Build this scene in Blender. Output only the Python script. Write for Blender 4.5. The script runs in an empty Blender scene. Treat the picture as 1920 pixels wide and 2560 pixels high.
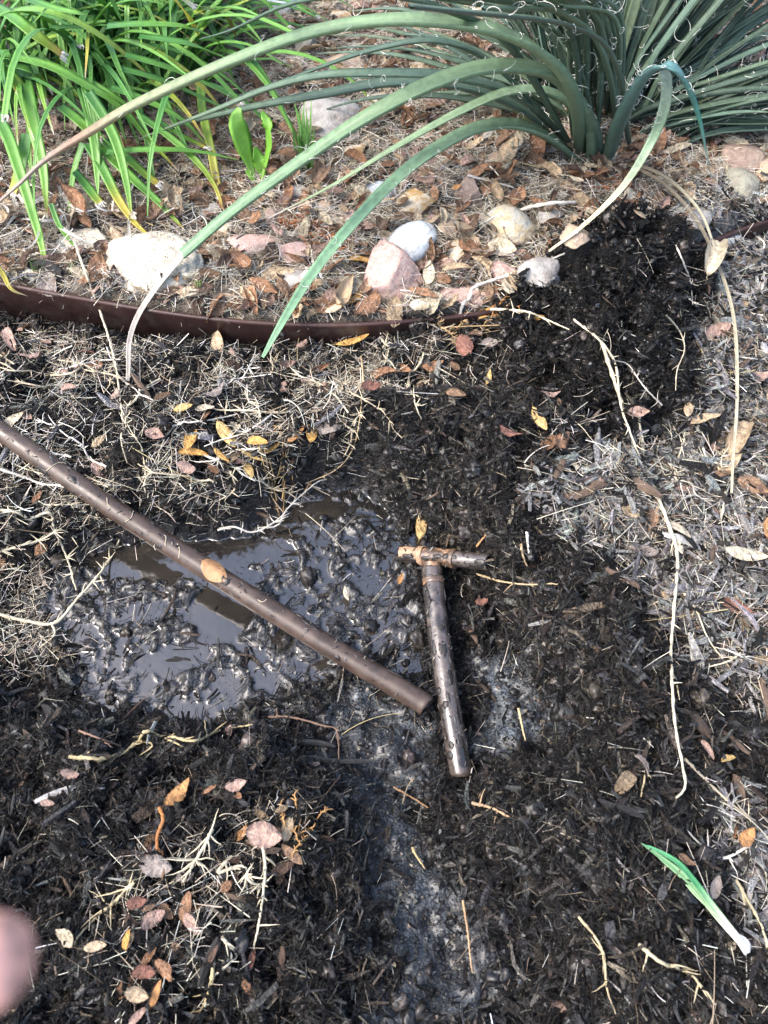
import bpy, math, random
import numpy as np
from mathutils import Vector, Matrix, Euler

random.seed(7)
rng = np.random.default_rng(11)
scene = bpy.context.scene

# ------------------------------------------------------------------ camera, world, sun, exposure
CAM_H = 0.95
PITCH = math.radians(60)          # below the horizon
cam_d = bpy.data.cameras.new('camera')
cam = bpy.data.objects.new('camera', cam_d)
scene.collection.objects.link(cam)
cam.location = (0, 0, CAM_H)
cam.rotation_euler = (math.pi / 2 - PITCH, 0, 0)
cam_d.sensor_fit = 'VERTICAL'
cam_d.sensor_height = 34.6
cam_d.sensor_width = 25.95
cam_d.lens = 26.0
cam_d.clip_start = 0.01
cam_d.clip_end = 500
cam_d.dof.use_dof = True
cam_d.dof.focus_distance = 1.12
cam_d.dof.aperture_fstop = 26.0 / 3.6      # a phone's 3.6 mm pupil
scene.camera = cam

SUN_EL, SUN_AZ = math.radians(52), math.radians(-105)   # azimuth from +y towards +x
world = bpy.data.worlds.new('World')
scene.world = world
world.use_nodes = True
wn = world.node_tree
bg = wn.nodes['Background']
sky = wn.nodes.new('ShaderNodeTexSky')
sky.sky_type = 'NISHITA'
sky.sun_disc = False
sky.sun_elevation = SUN_EL
sky.sun_rotation = SUN_AZ
sky.air_density = 1.0
sky.dust_density = 3.4
sky.ozone_density = 1.0
wn.links.new(sky.outputs[0], bg.inputs[0])
bg.inputs[1].default_value = 0.15
sl = bpy.data.lights.new('sun', 'SUN')
sl.energy = 1.15
sl.angle = math.radians(34)
sl.color = (1.0, 0.95, 0.89)
sun = bpy.data.objects.new('sun', sl)
scene.collection.objects.link(sun)
sd = Vector((math.sin(SUN_AZ) * math.cos(SUN_EL), math.cos(SUN_AZ) * math.cos(SUN_EL), math.sin(SUN_EL)))
sun.rotation_euler = sd.to_track_quat('Z', 'Y').to_euler()
sun.location = (0, 0, 5)
scene.view_settings.view_transform = 'Standard'
scene.view_settings.look = 'None'
scene.view_settings.exposure = 1.82
scene.view_settings.gamma = 1.0
scene.view_settings.use_curve_mapping = False
scene.cycles.max_bounces = 5
scene.cycles.diffuse_bounces = 3
scene.cycles.glossy_bounces = 2
scene.cycles.transmission_bounces = 2
scene.cycles.transparent_max_bounces = 4

# ------------------------------------------------------------------ measuring the place
# plan coordinates were taken off the photograph shown 1659 px wide; a ray through such a
# point meets the ground (or a height z) at a place in metres
F_PX = 1106.0 / (17.3 / 26.0)
CP, SP = math.cos(PITCH), math.sin(PITCH)


def ray(px, py):
    a = (px - 829.5) / F_PX
    b = -(py - 1106.0) / F_PX
    return Vector((a, CP + b * SP, -SP + b * CP))


def P(px, py, z):
    d = ray(px, py)
    t = (z - CAM_H) / d.z
    return Vector((d.x * t, d.y * t, z))


def depth(p):
    return p.y * CP - (p.z - CAM_H) * SP


def size_at(p, n):
    return n / F_PX * depth(p)


# ------------------------------------------------------------------ noise
def _hash(ix, iy, s):
    n = (ix * 374761393 + iy * 668265263 + s * 974634777) & 0xffffffff
    n = ((n ^ (n >> 13)) * 1274126177) & 0xffffffff
    n = n ^ (n >> 16)
    return (n & 0xffffff) / float(0xffffff)


def vnoise(x, y, s=0):
    ix = np.floor(x).astype(np.int64); iy = np.floor(y).astype(np.int64)
    fx = x - ix; fy = y - iy
    ux = fx * fx * (3 - 2 * fx); uy = fy * fy * (3 - 2 * fy)
    a = _hash(ix, iy, s); b = _hash(ix + 1, iy, s); c = _hash(ix, iy + 1, s); d = _hash(ix + 1, iy + 1, s)
    return (a * (1 - ux) + b * ux) * (1 - uy) + (c * (1 - ux) + d * ux) * uy


def fbm(x, y, oct=4, s=0):
    r = 0; amp = 0.5; tot = 0
    for k in range(oct):
        r = r + amp * (vnoise(x, y, s + k * 17) * 2 - 1); tot += amp
        x = x * 2.03 + 5.1; y = y * 2.03 + 1.7; amp *= 0.5
    return r / tot


def sstep(a, b, v):
    t = np.clip((v - a) / (b - a), 0, 1)
    return t * t * (3 - 2 * t)


def polygon(pts, z=0.0):
    return [tuple(P(x, y, z)[:2]) for x, y in pts]


def sdist(X, Y, poly):
    """signed distance, positive inside"""
    d = np.full(X.shape, 1e9)
    inside = np.zeros(X.shape, bool)
    n = len(poly)
    for i in range(n):
        ax, ay = poly[i]; bx, by = poly[(i + 1) % n]
        ex, ey = bx - ax, by - ay
        wx, wy = X - ax, Y - ay
        t = np.clip((wx * ex + wy * ey) / (ex * ex + ey * ey), 0, 1)
        d = np.minimum(d, (wx - ex * t) ** 2 + (wy - ey * t) ** 2)
        c = ((ay > Y) != (by > Y)) & (X < (bx - ax) * (Y - ay) / (by - ay + 1e-12) + ax)
        inside ^= c
    d = np.sqrt(d)
    return np.where(inside, d, -d)


EDGE_PX = [(-900, 470), (-500, 540), (-200, 585), (0, 612), (100, 630), (300, 663), (450, 683), (600, 694), (750, 696), (900, 686),
           (1000, 672), (1100, 650), (1200, 615), (1300, 575), (1400, 540), (1500, 515), (1600, 478), (1659, 458), (2100, 330)]
ROCK = polygon(EDGE_PX + [(2600, 200), (2600, -700), (-1800, -700)], 0.05)
SILVER = polygon([(1500, 440), (1470, 620), (1500, 760), (1470, 890), (1300, 960), (1150, 1060), (1200, 1140), (1330, 1190), (1440, 1280),
                  (1530, 1440), (1659, 1500), (2600, 1700), (2600, 250), (1659, 430)], 0.03)
SILVER2 = polygon([(1540, 1740), (1620, 1720), (1760, 1900), (1900, 2300), (1760, 2300), (1620, 2000), (1560, 1860)], 0.0)
GRASS = polygon([(-800, 620), (0, 680), (250, 735), (560, 760), (900, 750), (1090, 680), (1110, 750), (980, 820), (770, 870), (700, 1000),
                 (640, 1070), (500, 1120), (300, 1110), (260, 1200), (160, 1330), (60, 1360), (-800, 1500)], 0.02)
PUDDLE = polygon([(60, 1330), (95, 1270), (170, 1200), (330, 1160), (480, 1160), (640, 1085), (700, 1045), (800, 1050), (860, 1120), (900, 1250),
                  (905, 1370), (840, 1430), (720, 1460), (600, 1510), (430, 1545), (330, 1550), (200, 1545), (150, 1480), (175, 1410), (120, 1370)], -0.085)
PIT = polygon([(-300, 1220), (0, 1190), (180, 1140), (480, 1130), (600, 1080), (690, 1020), (800, 1010), (960, 1100), (1060, 1250), (1200, 1450),
               (1290, 1560), (1180, 1640), (1060, 1700), (1080, 1850), (1120, 2000), (1150, 2300), (760, 2300), (780, 2000), (700, 1700),
               (560, 1600), (200, 1580), (60, 1500), (-300, 1500)], -0.04)
MUD = polygon([(540, 1500), (700, 1430), (860, 1340), (925, 1400), (940, 1560), (960, 1700), (1010, 1850), (1070, 2050), (1120, 2300), (740, 2300),
               (790, 2060), (760, 1850), (690, 1700), (600, 1620)], -0.06)
MUD2 = polygon([(1000, 1390), (1120, 1390), (1190, 1470), (1265, 1540), (1250, 1615), (1020, 1625)], -0.06)
LEVEL = -0.085


def blob(X, Y, px, py, rx, ry, z=0.0):
    c = P(px, py, z)
    return np.exp(-(((X - c.x) / rx) ** 2 + ((Y - c.y) / ry) ** 2))


def zones(X, Y):
    wob = fbm(X * 14, Y * 14, 3, 90) * 0.022
    Z = {}
    e = sdist(X, Y, ROCK)
    Z['rock'] = sstep(-0.001, 0.003, e - 0.004)
    e = e + wob
    Z['silver'] = np.maximum(sstep(-0.03, 0.03, sdist(X, Y, SILVER) + wob * 1.5), 0.75 * sstep(-0.03, 0.03, sdist(X, Y, SILVER2) + wob))
    Z['grass'] = sstep(-0.03, 0.02, sdist(X, Y, GRASS) + wob) * (1 - Z['rock'])
    Z['puddle'] = sstep(-0.028, 0.014, sdist(X, Y, PUDDLE) + wob * 1.3)
    south_ = sstep(P(800, 1500, -.08).y, P(800, 1800, -.04).y, Y)
    pd = sdist(X, Y, PIT) + wob * (1 + south_)
    Z['pit'] = sstep(-0.04, 0.03, pd) * (1 - south_) + sstep(-.07, .10, pd) * south_
    Z['mud'] = np.maximum(sstep(-0.03, 0.05, sdist(X, Y, MUD) + wob * 2 + .012 * fbm(X * 60, Y * 60, 2, 15)), sstep(-0.01, 0.02, sdist(X, Y, MUD2) + wob))
    Z['heap'] = np.clip(blob(X, Y, 1400, 560, .11, .08, .08) * 1.3 + blob(X, Y, 1290, 600, .08, .08, .08) + blob(X, Y, 1340, 770, .115, .12, .06) * 1.3
                        + blob(X, Y, 1180, 690, .08, .05, .05), 0, 1)
    Z['heap'] = sstep(0.28, 0.62, Z['heap'] + wob * 9)
    Z['silver'] = Z['silver'] * (1 - Z['heap'])
    Z['pile'] = np.clip(blob(X, Y, 360, 1990, .075, .085, .0) + .9 * blob(X, Y, 600, 1800, .04, .03, .0) + blob(X, Y, 900, 800, .07, .035, .02) + .9 * blob(X, Y, 1020, 740, .05, .03, .03)
                        + .7 * blob(X, Y, 1200, 950, .05, .03, .03) + 1.1 * blob(X, Y, 560, 970, .07, .04, .02) + .8 * blob(X, Y, 480, 1880, .05, .04) + .5 * blob(X, Y, 1600, 2000, .10, .12), 0, 1)
    Z['rock'] = Z['rock'] * 1.0
    return Z


def height(X, Y, Z):
    h = fbm(X * 4, Y * 4, 3, 3) * 0.012
    h = h + Z['rock'] * 0.050
    # soil lower right in front of the steel strip on its left half
    h = h - 0.022 * blob(X, Y, 60, 700, .42, .05) * (1 - Z['rock']) + 0.012 * blob(X, Y, 800, 740, .30, .05) * (1 - Z['rock']) + 0.028 * blob(X, Y, 1020, 720, .16, .06) * (1 - Z['rock'])
    h = h + 0.03 * blob(X, Y, 250, 930, .5, .12) * (1 - Z['rock'])
    h = h + 0.10 * blob(X, Y, 1400, 570, .10, .07, .06) + 0.05 * blob(X, Y, 1290, 620, .07, .07, .05) + 0.085 * blob(X, Y, 1350, 770, .11, .09, .04)
    h = h + 0.055 * blob(X, Y, 1000, 900, .2, .06, .04) + 0.03 * blob(X, Y, 1180, 1000, .12, .1, .04)
    h = h + 0.03 * blob(X, Y, 1330, 1480, .1, .12) + 0.035 * blob(X, Y, 1250, 1800, .13, .07) + 0.03 * blob(X, Y, 1450, 2000, .1, .1)
    h = h + 0.022 * blob(X, Y, 280, 1800, .2, .08) + 0.022 * blob(X, Y, 350, 2050, .16, .06) + .02 * blob(X, Y, 600, 1650, .1, .05)
    pit = Z['pit']
    south = sstep(P(800, 1500, -.08).y, P(800, 2150, -.04).y, Y)       # pit floor rises towards the camera
    floor = -0.078 + 0.045 * south
    h = h * (1 - pit) + floor * pit + pit * h * 0.25
    rough = (1 - 0.55 * Z['mud']) * (1 - 0.9 * Z['puddle']) * (1 - 0.35 * Z['rock'])
    h = h + rough * (fbm(X * 17, Y * 17, 4, 21) * 0.032 + fbm(X * 60, Y * 60, 3, 31) * 0.012 - 0.020 * (1 - Z['rock']) * sstep(.12, .42, fbm(X * 26, Y * 26, 3, 88)))
    h = h + Z['heap'] * (fbm(X * 22, Y * 22, 4, 61) * 0.05 - .035 * sstep(.1, .35, fbm(X * 30 + 7, Y * 30, 3, 68)))
    h = h + Z['mud'] * (fbm(X * 90, Y * 90, 3, 41) * 0.0045 + fbm(X * 28, Y * 28, 3, 43) * 0.014)
    # puddle bed: shallow sludge that breaks the surface, with open pools
    op = np.clip(blob(X, Y, 330, 1215, .10, .030, LEVEL) + 1.2 * blob(X, Y, 480, 1320, .045, .045, LEVEL) + blob(X, Y, 500, 1190, .11, .022, LEVEL)
                 + .9 * blob(X, Y, 690, 1100, .05, .02, LEVEL) + .7 * blob(X, Y, 370, 1430, .05, .022, LEVEL) + .6 * blob(X, Y, 650, 1340, .03, .03, LEVEL), 0, 1)
    wx_ = X + .02 * fbm(X * 22, Y * 22, 2, 5); wy_ = Y + .02 * fbm(X * 24, Y * 24, 2, 6)
    bed = LEVEL + fbm(wx_ * 95, wy_ * 95, 3, 51) * 0.0125 + fbm(X * 30, Y * 30, 2, 57) * 0.006 + 0.0012 - 0.016 * sstep(.3, .6, op)
    h = h * (1 - Z['puddle']) + bed * Z['puddle']
    return h


def axis(spec):
    """spec: list of (start, end, step) joined up"""
    out = []
    for a, b, s in spec:
        n = max(1, int(round((b - a) / s)))
        out += [a + (b - a) * i / n for i in range(n)]
    out.append(spec[-1][1])
    return np.array(out)


GX = axis([(-60, -8, 6), (-8, -2.4, .8), (-2.4, -1.1, .06), (-1.1, -.62, .008), (-.62, .62, .0035), (.62, 1.1, .008), (1.1, 2.4, .06), (2.4, 8, .8), (8, 60, 6)])
GY = axis([(-60, -8, 6), (-8, -1, .8), (-1, -.15, .03), (-.15, 1.0, .0038), (1.0, 2.1, .008), (2.1, 3.4, .06), (3.4, 8, .6), (8, 60, 6)])
XX, YY = np.meshgrid(GX, GY, indexing='ij')
ZN = zones(XX, YY)
HH = height(XX, YY, ZN)


def lut(arr, x, y):
    x = np.asarray(x, float); y = np.asarray(y, float)
    i = np.clip(np.searchsorted(GX, x) - 1, 0, len(GX) - 2); j = np.clip(np.searchsorted(GY, y) - 1, 0, len(GY) - 2)
    u = np.clip((x - GX[i]) / (GX[i + 1] - GX[i]), 0, 1); v = np.clip((y - GY[j]) / (GY[j + 1] - GY[j]), 0, 1)
    return (arr[i, j] * (1 - u) + arr[i + 1, j] * u) * (1 - v) + (arr[i, j + 1] * (1 - u) + arr[i + 1, j + 1] * u) * v


def hgt(x, y):
    return float(lut(HH, x, y))


def at(px, py, dz=0.0):
    d = ray(px, py)
    t = 0.5
    prev = t
    while t < 6:
        p = Vector((0, 0, CAM_H)) + d * t
        if p.z < hgt(p.x, p.y) + dz:
            lo, hi = prev, t
            for _ in range(14):
                m = (lo + hi) / 2
                p = Vector((0, 0, CAM_H)) + d * m
                if p.z < hgt(p.x, p.y) + dz: hi = m
                else: lo = m
            return Vector((0, 0, CAM_H)) + d * hi
        prev = t
        t += 0.012
    return P(px, py, 0)


# ------------------------------------------------------------------ materials
def lin(c):
    return tuple(((v / 12.92) if v <= 0.04045 else ((v + 0.055) / 1.055) ** 2.4) for v in c)


def nodes(m):
    m.use_nodes = True
    nt = m.node_tree
    return nt, nt.nodes['Principled BSDF']


def add(nt, t, **kw):
    n = nt.nodes.new(t)
    for k, v in kw.items():
        if k in n.inputs: n.inputs[k].default_value = v
        else: setattr(n, k, v)
    return n


def mixc(nt, blend, fac, a, b):
    n = nt.nodes.new('ShaderNodeMix'); n.data_type = 'RGBA'; n.blend_type = blend
    for k, v in ((0, fac), (6, a), (7, b)):
        if isinstance(v, (int, float, tuple)): n.inputs[k].default_value = v
        else: nt.links.new(v, n.inputs[k])
    return n.outputs[2]


def ramp(nt, src, stops):
    n = nt.nodes.new('ShaderNodeValToRGB')
    e = n.color_ramp.elements
    while len(e) < len(stops): e.new(0.5)
    for i, (p, c) in enumerate(stops):
        e[i].position = p; e[i].color = c if len(c) == 4 else (*c, 1)
    nt.links.new(src, n.inputs[0])
    return n.outputs[0]


def g(v): return (v, v, v, 1)


def inst_mat(name, rough, scale, amp, spec=.4, bump=.3, bdist=.0006, trans=0.0):
    m_ = mat(name, 'Col', rough, scale, amp, bump, bdist, spec, trans)
    for n_ in m_.node_tree.nodes:
        if n_.type == 'ATTRIBUTE': n_.attribute_type = 'INSTANCER'; n_.attribute_name = 'tint'
    return m_


def mat(name, source='Col', rough=(.5, .8), scale=300, amp=(.65, 1.3), bump=.3, bdist=.0006, spec=.4, trans=0.0, stretch=None, coat=0.0, blotch=None):
    """source: 'Col' (the mesh's own colours), 'object' (object colour x the mesh's vein pattern), or an rgb"""
    m = bpy.data.materials.new(name)
    nt, b = nodes(m)
    tc = add(nt, 'ShaderNodeTexCoord')
    mp = add(nt, 'ShaderNodeMapping')
    nt.links.new(tc.outputs['Object'], mp.inputs[0])
    if stretch: mp.inputs['Scale'].default_value = stretch
    nz = add(nt, 'ShaderNodeTexNoise', Scale=scale, Detail=5.0, Roughness=.6)
    nt.links.new(mp.outputs[0], nz.inputs['Vector'])
    var = ramp(nt, nz.outputs[0], [(.3, g(amp[0])), (.7, g(amp[1]))])
    if source == 'Col' or source == 'object':
        at_ = add(nt, 'ShaderNodeAttribute', attribute_name='Col')
        col = at_.outputs['Color']
        if source == 'object':
            oi = add(nt, 'ShaderNodeObjectInfo')
            col = mixc(nt, 'MULTIPLY', 1.0, oi.outputs['Color'], col)
    else:
        rgb = add(nt, 'ShaderNodeRGB'); rgb.outputs[0].default_value = (*source, 1); col = rgb.outputs[0]
    col = mixc(nt, 'MULTIPLY', 1.0, col, var)
    if blotch:
        (bc, bs, lo, hi) = blotch
        n2 = add(nt, 'ShaderNodeTexNoise', Scale=bs, Detail=6.0, Roughness=.65)
        n2.noise_dimensions = '4D'
        if source == 'object': nt.links.new(oi.outputs['Random'], n2.inputs['W'])
        nt.links.new(tc.outputs['Object'], n2.inputs['Vector'])
        f = ramp(nt, n2.outputs[0], [(lo, g(0)), (hi, g(1))])
        col = mixc(nt, 'MIX', f, col, (*bc, 1))
    nt.links.new(col, b.inputs['Base Color'])
    rr = ramp(nt, nz.outputs[0], [(.35, g(rough[0])), (.65, g(rough[1]))])
    nt.links.new(rr, b.inputs['Roughness'])
    b.inputs['Specular IOR Level'].default_value = spec
    b.inputs['Coat Weight'].default_value = coat
    if bump:
        bp = add(nt, 'ShaderNodeBump', Strength=bump, Distance=bdist)
        nt.links.new(nz.outputs[0], bp.inputs['Height'])
        nt.links.new(bp.outputs[0], b.inputs['Normal'])
    if trans:
        tr = add(nt, 'ShaderNodeBsdfTranslucent'); nt.links.new(col, tr.inputs[0])
        ms = add(nt, 'ShaderNodeMixShader'); ms.inputs[0].default_value = trans
        nt.links.new(b.outputs[0], ms.inputs[1]); nt.links.new(tr.outputs[0], ms.inputs[2])
        nt.links.new(ms.outputs[0], nt.nodes['Material Output'].inputs[0])
    return m


M = {}
M['shred'] = mat('wet_bark', rough=(.3, .6), scale=500, spec=.5, stretch=None)
M['dryshred'] = mat('weathered_bark', rough=(.6, .9), scale=500, amp=(.5, 1.35), spec=.3)
M['straw'] = mat('dry_straw', rough=(.5, .8), scale=400, amp=(.75, 1.2), spec=.3, trans=.12)
M['leaf'] = mat('dead_leaf', 'object', rough=(.45, .75), scale=7, amp=(.55, 1.3), bump=.6, bdist=.03, trans=.15, blotch=((.06, .04, .03), 9, .62, .74))
M['litter'] = mat('leaf_litter', 'Col', rough=(.5, .8), scale=150, amp=(.6, 1.25), bump=.4, trans=.12)
M['chip'] = mat('wood_chip', 'object', rough=(.45, .85), scale=120, amp=(.35, 1.5), bump=1.0, bdist=.0012, stretch=(.12, 1, 1))
M['yucca'] = mat('yucca_leaf', 'Col', rough=(.4, .6), scale=90, amp=(.74, 1.2), bump=.25, bdist=.0008, spec=.45, blotch=((.20, .19, .12), 40, .64, .76))
M['fibre'] = mat('white_fibre', (.75, .75, .68), rough=(.5, .7), bump=0)
M['lily'] = mat('strap_leaf', 'Col', rough=(.3, .5), scale=160, amp=(.88, 1.12), bump=.1, spec=.5, trans=.3)
M['edge'] = mat('brown_painted_steel', (.045, .021, .018), rough=(.35, .65), scale=25, amp=(.7, 1.3), bump=.15, bdist=.002, spec=.4, blotch=((.085, .07, .058), 30, .52, .70))
M['pipe'] = mat('brown_pipe', (.072, .049, .038), rough=(.25, .5), scale=50, amp=(.6, 1.25), bump=.3, bdist=.001, spec=.5, blotch=((.03, .022, .018), 28, .50, .66))
M['pipe_wet'] = mat('wet_muddy_pipe', (.095, .075, .064), rough=(.12, .35), scale=60, amp=(.45, 1.3), bump=.5, bdist=.0015, spec=.7, coat=.5, blotch=((.02, .016, .013), 38, .5, .6))
M['pipe_tee'] = mat('muddy_tee', (.10, .065, .045), rough=(.15, .5), scale=80, amp=(.5, 1.3), bump=.5, bdist=.0015, spec=.6, coat=.3, blotch=((.34, .19, .10), 60, .50, .60))
M['pipe_clay'] = mat('clay_smeared_end', (.38, .24, .15), rough=(.4, .7), scale=90, amp=(.6, 1.2), bump=.4, bdist=.001)
M['crumb'] = mat('soil_crumb', 'Col', rough=(.3, .6), scale=700, amp=(.6, 1.4), spec=.5)

# ground
m = bpy.data.materials.new('soil'); M['soil'] = m
nt, b = nodes(m)
tc = add(nt, 'ShaderNodeTexCoord')
a1 = add(nt, 'ShaderNodeAttribute', attribute_name='Col')
a2 = add(nt, 'ShaderNodeAttribute', attribute_name='wet')
n1 = add(nt, 'ShaderNodeTexNoise', Scale=220.0, Detail=8.0, Roughness=.7)
n2 = add(nt, 'ShaderNodeTexVoronoi', Scale=260.0)
nt.links.new(tc.outputs['Object'], n1.inputs['Vector']); nt.links.new(tc.outputs['Object'], n2.inputs['Vector'])
var = ramp(nt, n1.outputs[0], [(.3, g(.45)), (.5, g(.9)), (.72, g(1.9))])
nt.links.new(mixc(nt, 'MULTIPLY', 1.0, a1.outputs['Color'], var), b.inputs['Base Color'])
mr = add(nt, 'ShaderNodeMapRange'); mr.inputs['To Min'].default_value = .9; mr.inputs['To Max'].default_value = .32
nt.links.new(a2.outputs['Fac'], mr.inputs[0]); nt.links.new(mr.outputs[0], b.inputs['Roughness'])
m2 = add(nt, 'ShaderNodeMapRange'); m2.inputs['From Min'].default_value = .55; m2.inputs['To Max'].default_value = .6
nt.links.new(a2.outputs['Fac'], m2.inputs[0]); nt.links.new(m2.outputs[0], b.inputs['Coat Weight'])
b.inputs['Coat Roughness'].default_value = .36; b.inputs['Coat IOR'].default_value = 1.75
ad = add(nt, 'ShaderNodeMath', operation='ADD'); nt.links.new(n1.outputs[0], ad.inputs[0]); nt.links.new(n2.outputs['Distance'], ad.inputs[1])
bp = add(nt, 'ShaderNodeBump', Strength=.9, Distance=.003); nt.links.new(ad.outputs[0], bp.inputs['Height'])
nt.links.new(bp.outputs[0], b.inputs['Normal'])

# water: turbid, almost opaque brown
m = bpy.data.materials.new('muddy_water'); M['water'] = m
nt, b = nodes(m)
tc = add(nt, 'ShaderNodeTexCoord')
n1 = add(nt, 'ShaderNodeTexNoise', Scale=9.0, Detail=4.0)
nt.links.new(tc.outputs['Object'], n1.inputs['Vector'])
nt.links.new(ramp(nt, n1.outputs[0], [(.35, (.012, .011, .010, 1)), (.65, (.034, .029, .024, 1))]), b.inputs['Base Color'])
b.inputs['Roughness'].default_value = .07
b.inputs['IOR'].default_value = 2.0
n2 = add(nt, 'ShaderNodeTexNoise', Scale=30.0, Detail=2.0); nt.links.new(tc.outputs['Object'], n2.inputs['Vector'])
bp = add(nt, 'ShaderNodeBump', Strength=.35, Distance=.003); nt.links.new(n2.outputs[0], bp.inputs['Height'])
nt.links.new(bp.outputs[0], b.inputs['Normal'])


# ------------------------------------------------------------------ object helpers
COL = scene.collection


def mesh(name, V, F, cols=None, smooth=True, material=None, extra=None):
    """F: one (M,k) array or a list of such arrays"""
    V = np.asarray(V, np.float32).reshape(-1, 3)
    Fs = [np.asarray(f, np.int32) for f in (F if isinstance(F, list) else [F])]
    Fs = [f for f in Fs if len(f)]
    me = bpy.data.meshes.new(name)
    me.vertices.add(len(V)); me.vertices.foreach_set('co', V.ravel())
    nl = sum(f.size for f in Fs); nf = sum(len(f) for f in Fs)
    me.loops.add(nl); me.loops.foreach_set('vertex_index', np.concatenate([f.ravel() for f in Fs]))
    me.polygons.add(nf)
    tot = np.concatenate([np.full(len(f), f.shape[1], np.int32) for f in Fs])
    st = np.concatenate([[0], np.cumsum(tot)[:-1]]).astype(np.int32)
    me.polygons.foreach_set('loop_start', st)
    me.polygons.foreach_set('use_smooth', np.full(nf, smooth, bool))
    me.update(calc_edges=True)
    if cols is not None:
        c = np.ones((len(V), 4), np.float32); c[:, :3] = np.asarray(cols, np.float32).reshape(-1, 3)
        at_ = me.color_attributes.new('Col', 'FLOAT_COLOR', 'POINT'); at_.data.foreach_set('color', c.ravel())
    if extra:
        for k, v in extra.items():
            at_ = me.attributes.new(k, 'FLOAT', 'POINT'); at_.data.foreach_set('value', np.asarray(v, np.float32).ravel())
    if material: me.materials.append(material)
    return me


def obj(name, me, parent=None, label=None, cat=None, group=None, kind=None):
    o = bpy.data.objects.new(name, me)
    COL.objects.link(o)
    if parent is not None: o.parent = parent
    if label: o['label'] = label
    if cat: o['category'] = cat
    if group: o['group'] = group
    if kind: o['kind'] = kind
    return o


def thing(name, label, cat, loc=(0, 0, 0), group=None):
    o = obj(name, None, None, label, cat, group)
    o.location = loc
    return o


def tubes(C, R, sides=3, closed_caps=True):
    """C (N,S,3) centre lines, R (N,S) radii -> V, quads"""
    C = np.asarray(C, float); N, S, _ = C.shape
    T = np.gradient(C, axis=1); T /= np.linalg.norm(T, axis=2, keepdims=True) + 1e-12
    up = np.zeros_like(T); up[..., 2] = 1
    steep = np.abs(T[..., 2]) > .95
    up[steep] = (1, 0, 0)
    A = np.cross(T, up); A /= np.linalg.norm(A, axis=2, keepdims=True) + 1e-12
    B = np.cross(A, T)
    an = np.arange(sides) * 2 * math.pi / sides + math.pi / 2
    ring = A[:, :, None, :] * np.cos(an)[None, None, :, None] + B[:, :, None, :] * np.sin(an)[None, None, :, None]
    V = C[:, :, None, :] + ring * np.asarray(R)[:, :, None, None]
    V = V.reshape(-1, 3)
    base = (np.arange(N) * S * sides)[:, None, None]
    s = (np.arange(S - 1) * sides)[None, :, None]
    k = np.arange(sides)[None, None, :]; k2 = (k + 1) % sides
    F = np.stack([base + s + k, base + s + k2, base + s + sides + k2, base + s + sides + k], -1).reshape(-1, 4)
    return V, F


def catmull(pts, n):
    pts = [Vector(p) for p in pts]
    pts = [pts[0] * 2 - pts[1]] + pts + [pts[-1] * 2 - pts[-2]]
    L = [0]
    dense = []
    for i in range(1, len(pts) - 2):
        p0, p1, p2, p3 = pts[i - 1:i + 3]
        for k in range(12):
            t = k / 12
            dense.append(0.5 * ((2 * p1) + (p2 - p0) * t + (2 * p0 - 5 * p1 + 4 * p2 - p3) * t * t + (3 * p1 - p0 - 3 * p2 + p3) * t ** 3))
    dense.append(pts[-2])
    D = np.array(dense)
    d = np.concatenate([[0], np.cumsum(np.linalg.norm(np.diff(D, axis=0), axis=1))])
    s = np.linspace(0, d[-1], n)
    return np.stack([np.interp(s, d, D[:, k]) for k in range(3)], 1), d[-1]


# ------------------------------------------------------------------ the ground
def mixz(base, c, w):
    return base * (1 - w[..., None]) + np.array(c) * w[..., None]


gc = np.zeros(XX.shape + (3,)) + np.array((.010, .009, .0088))
gc = mixz(gc, (.12, .10, .078), ZN['rock'])
gc = mixz(gc, (.09, .086, .082), ZN['silver'])
gc = mixz(gc, (.030, .024, .019), ZN['grass'] * .8)
gc = mixz(gc, (.046, .054, .061), ZN['mud'] * sstep(-.5, .3, fbm(XX * 18, YY * 18, 3, 77)))
gc = mixz(gc, (.095, .113, .128), sstep(.25, .8, np.clip(blob(XX, YY, 1085, 1480, .028, .04, -.06) + .9 * blob(XX, YY, 1120, 1570, .05, .022, -.06) + .6 * blob(XX, YY, 830, 1500, .05, .02, -.06), 0, 1) + .45 * fbm(XX * 50, YY * 50, 3, 71)))
gc = mixz(gc, (.012, .011, .011), ZN['heap'])
gc = mixz(gc, (.015, .014, .014), ZN['puddle'])
far = sstep(1.2, 3.0, np.hypot(XX, YY - .8))
gc = mixz(gc, (.09, .075, .055), far)
gc *= (1 + .35 * fbm(XX * 9, YY * 9, 4, 8))[..., None]
wet = np.clip(ZN['pit'] * .5 + ZN['puddle'] + ZN['mud'] * .30 + .1, 0, 1) * (1 - ZN['rock']) * (1 - .8 * ZN['silver'])
nx, ny = XX.shape
idx = np.arange(nx * ny).reshape(nx, ny)
F = np.stack([idx[:-1, :-1], idx[1:, :-1], idx[1:, 1:], idx[:-1, 1:]], -1).reshape(-1, 4)
obj('ground', mesh('ground', np.stack([XX, YY, HH], -1), F, gc, True, M['soil'], {'wet': wet}), kind='structure')

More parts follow.
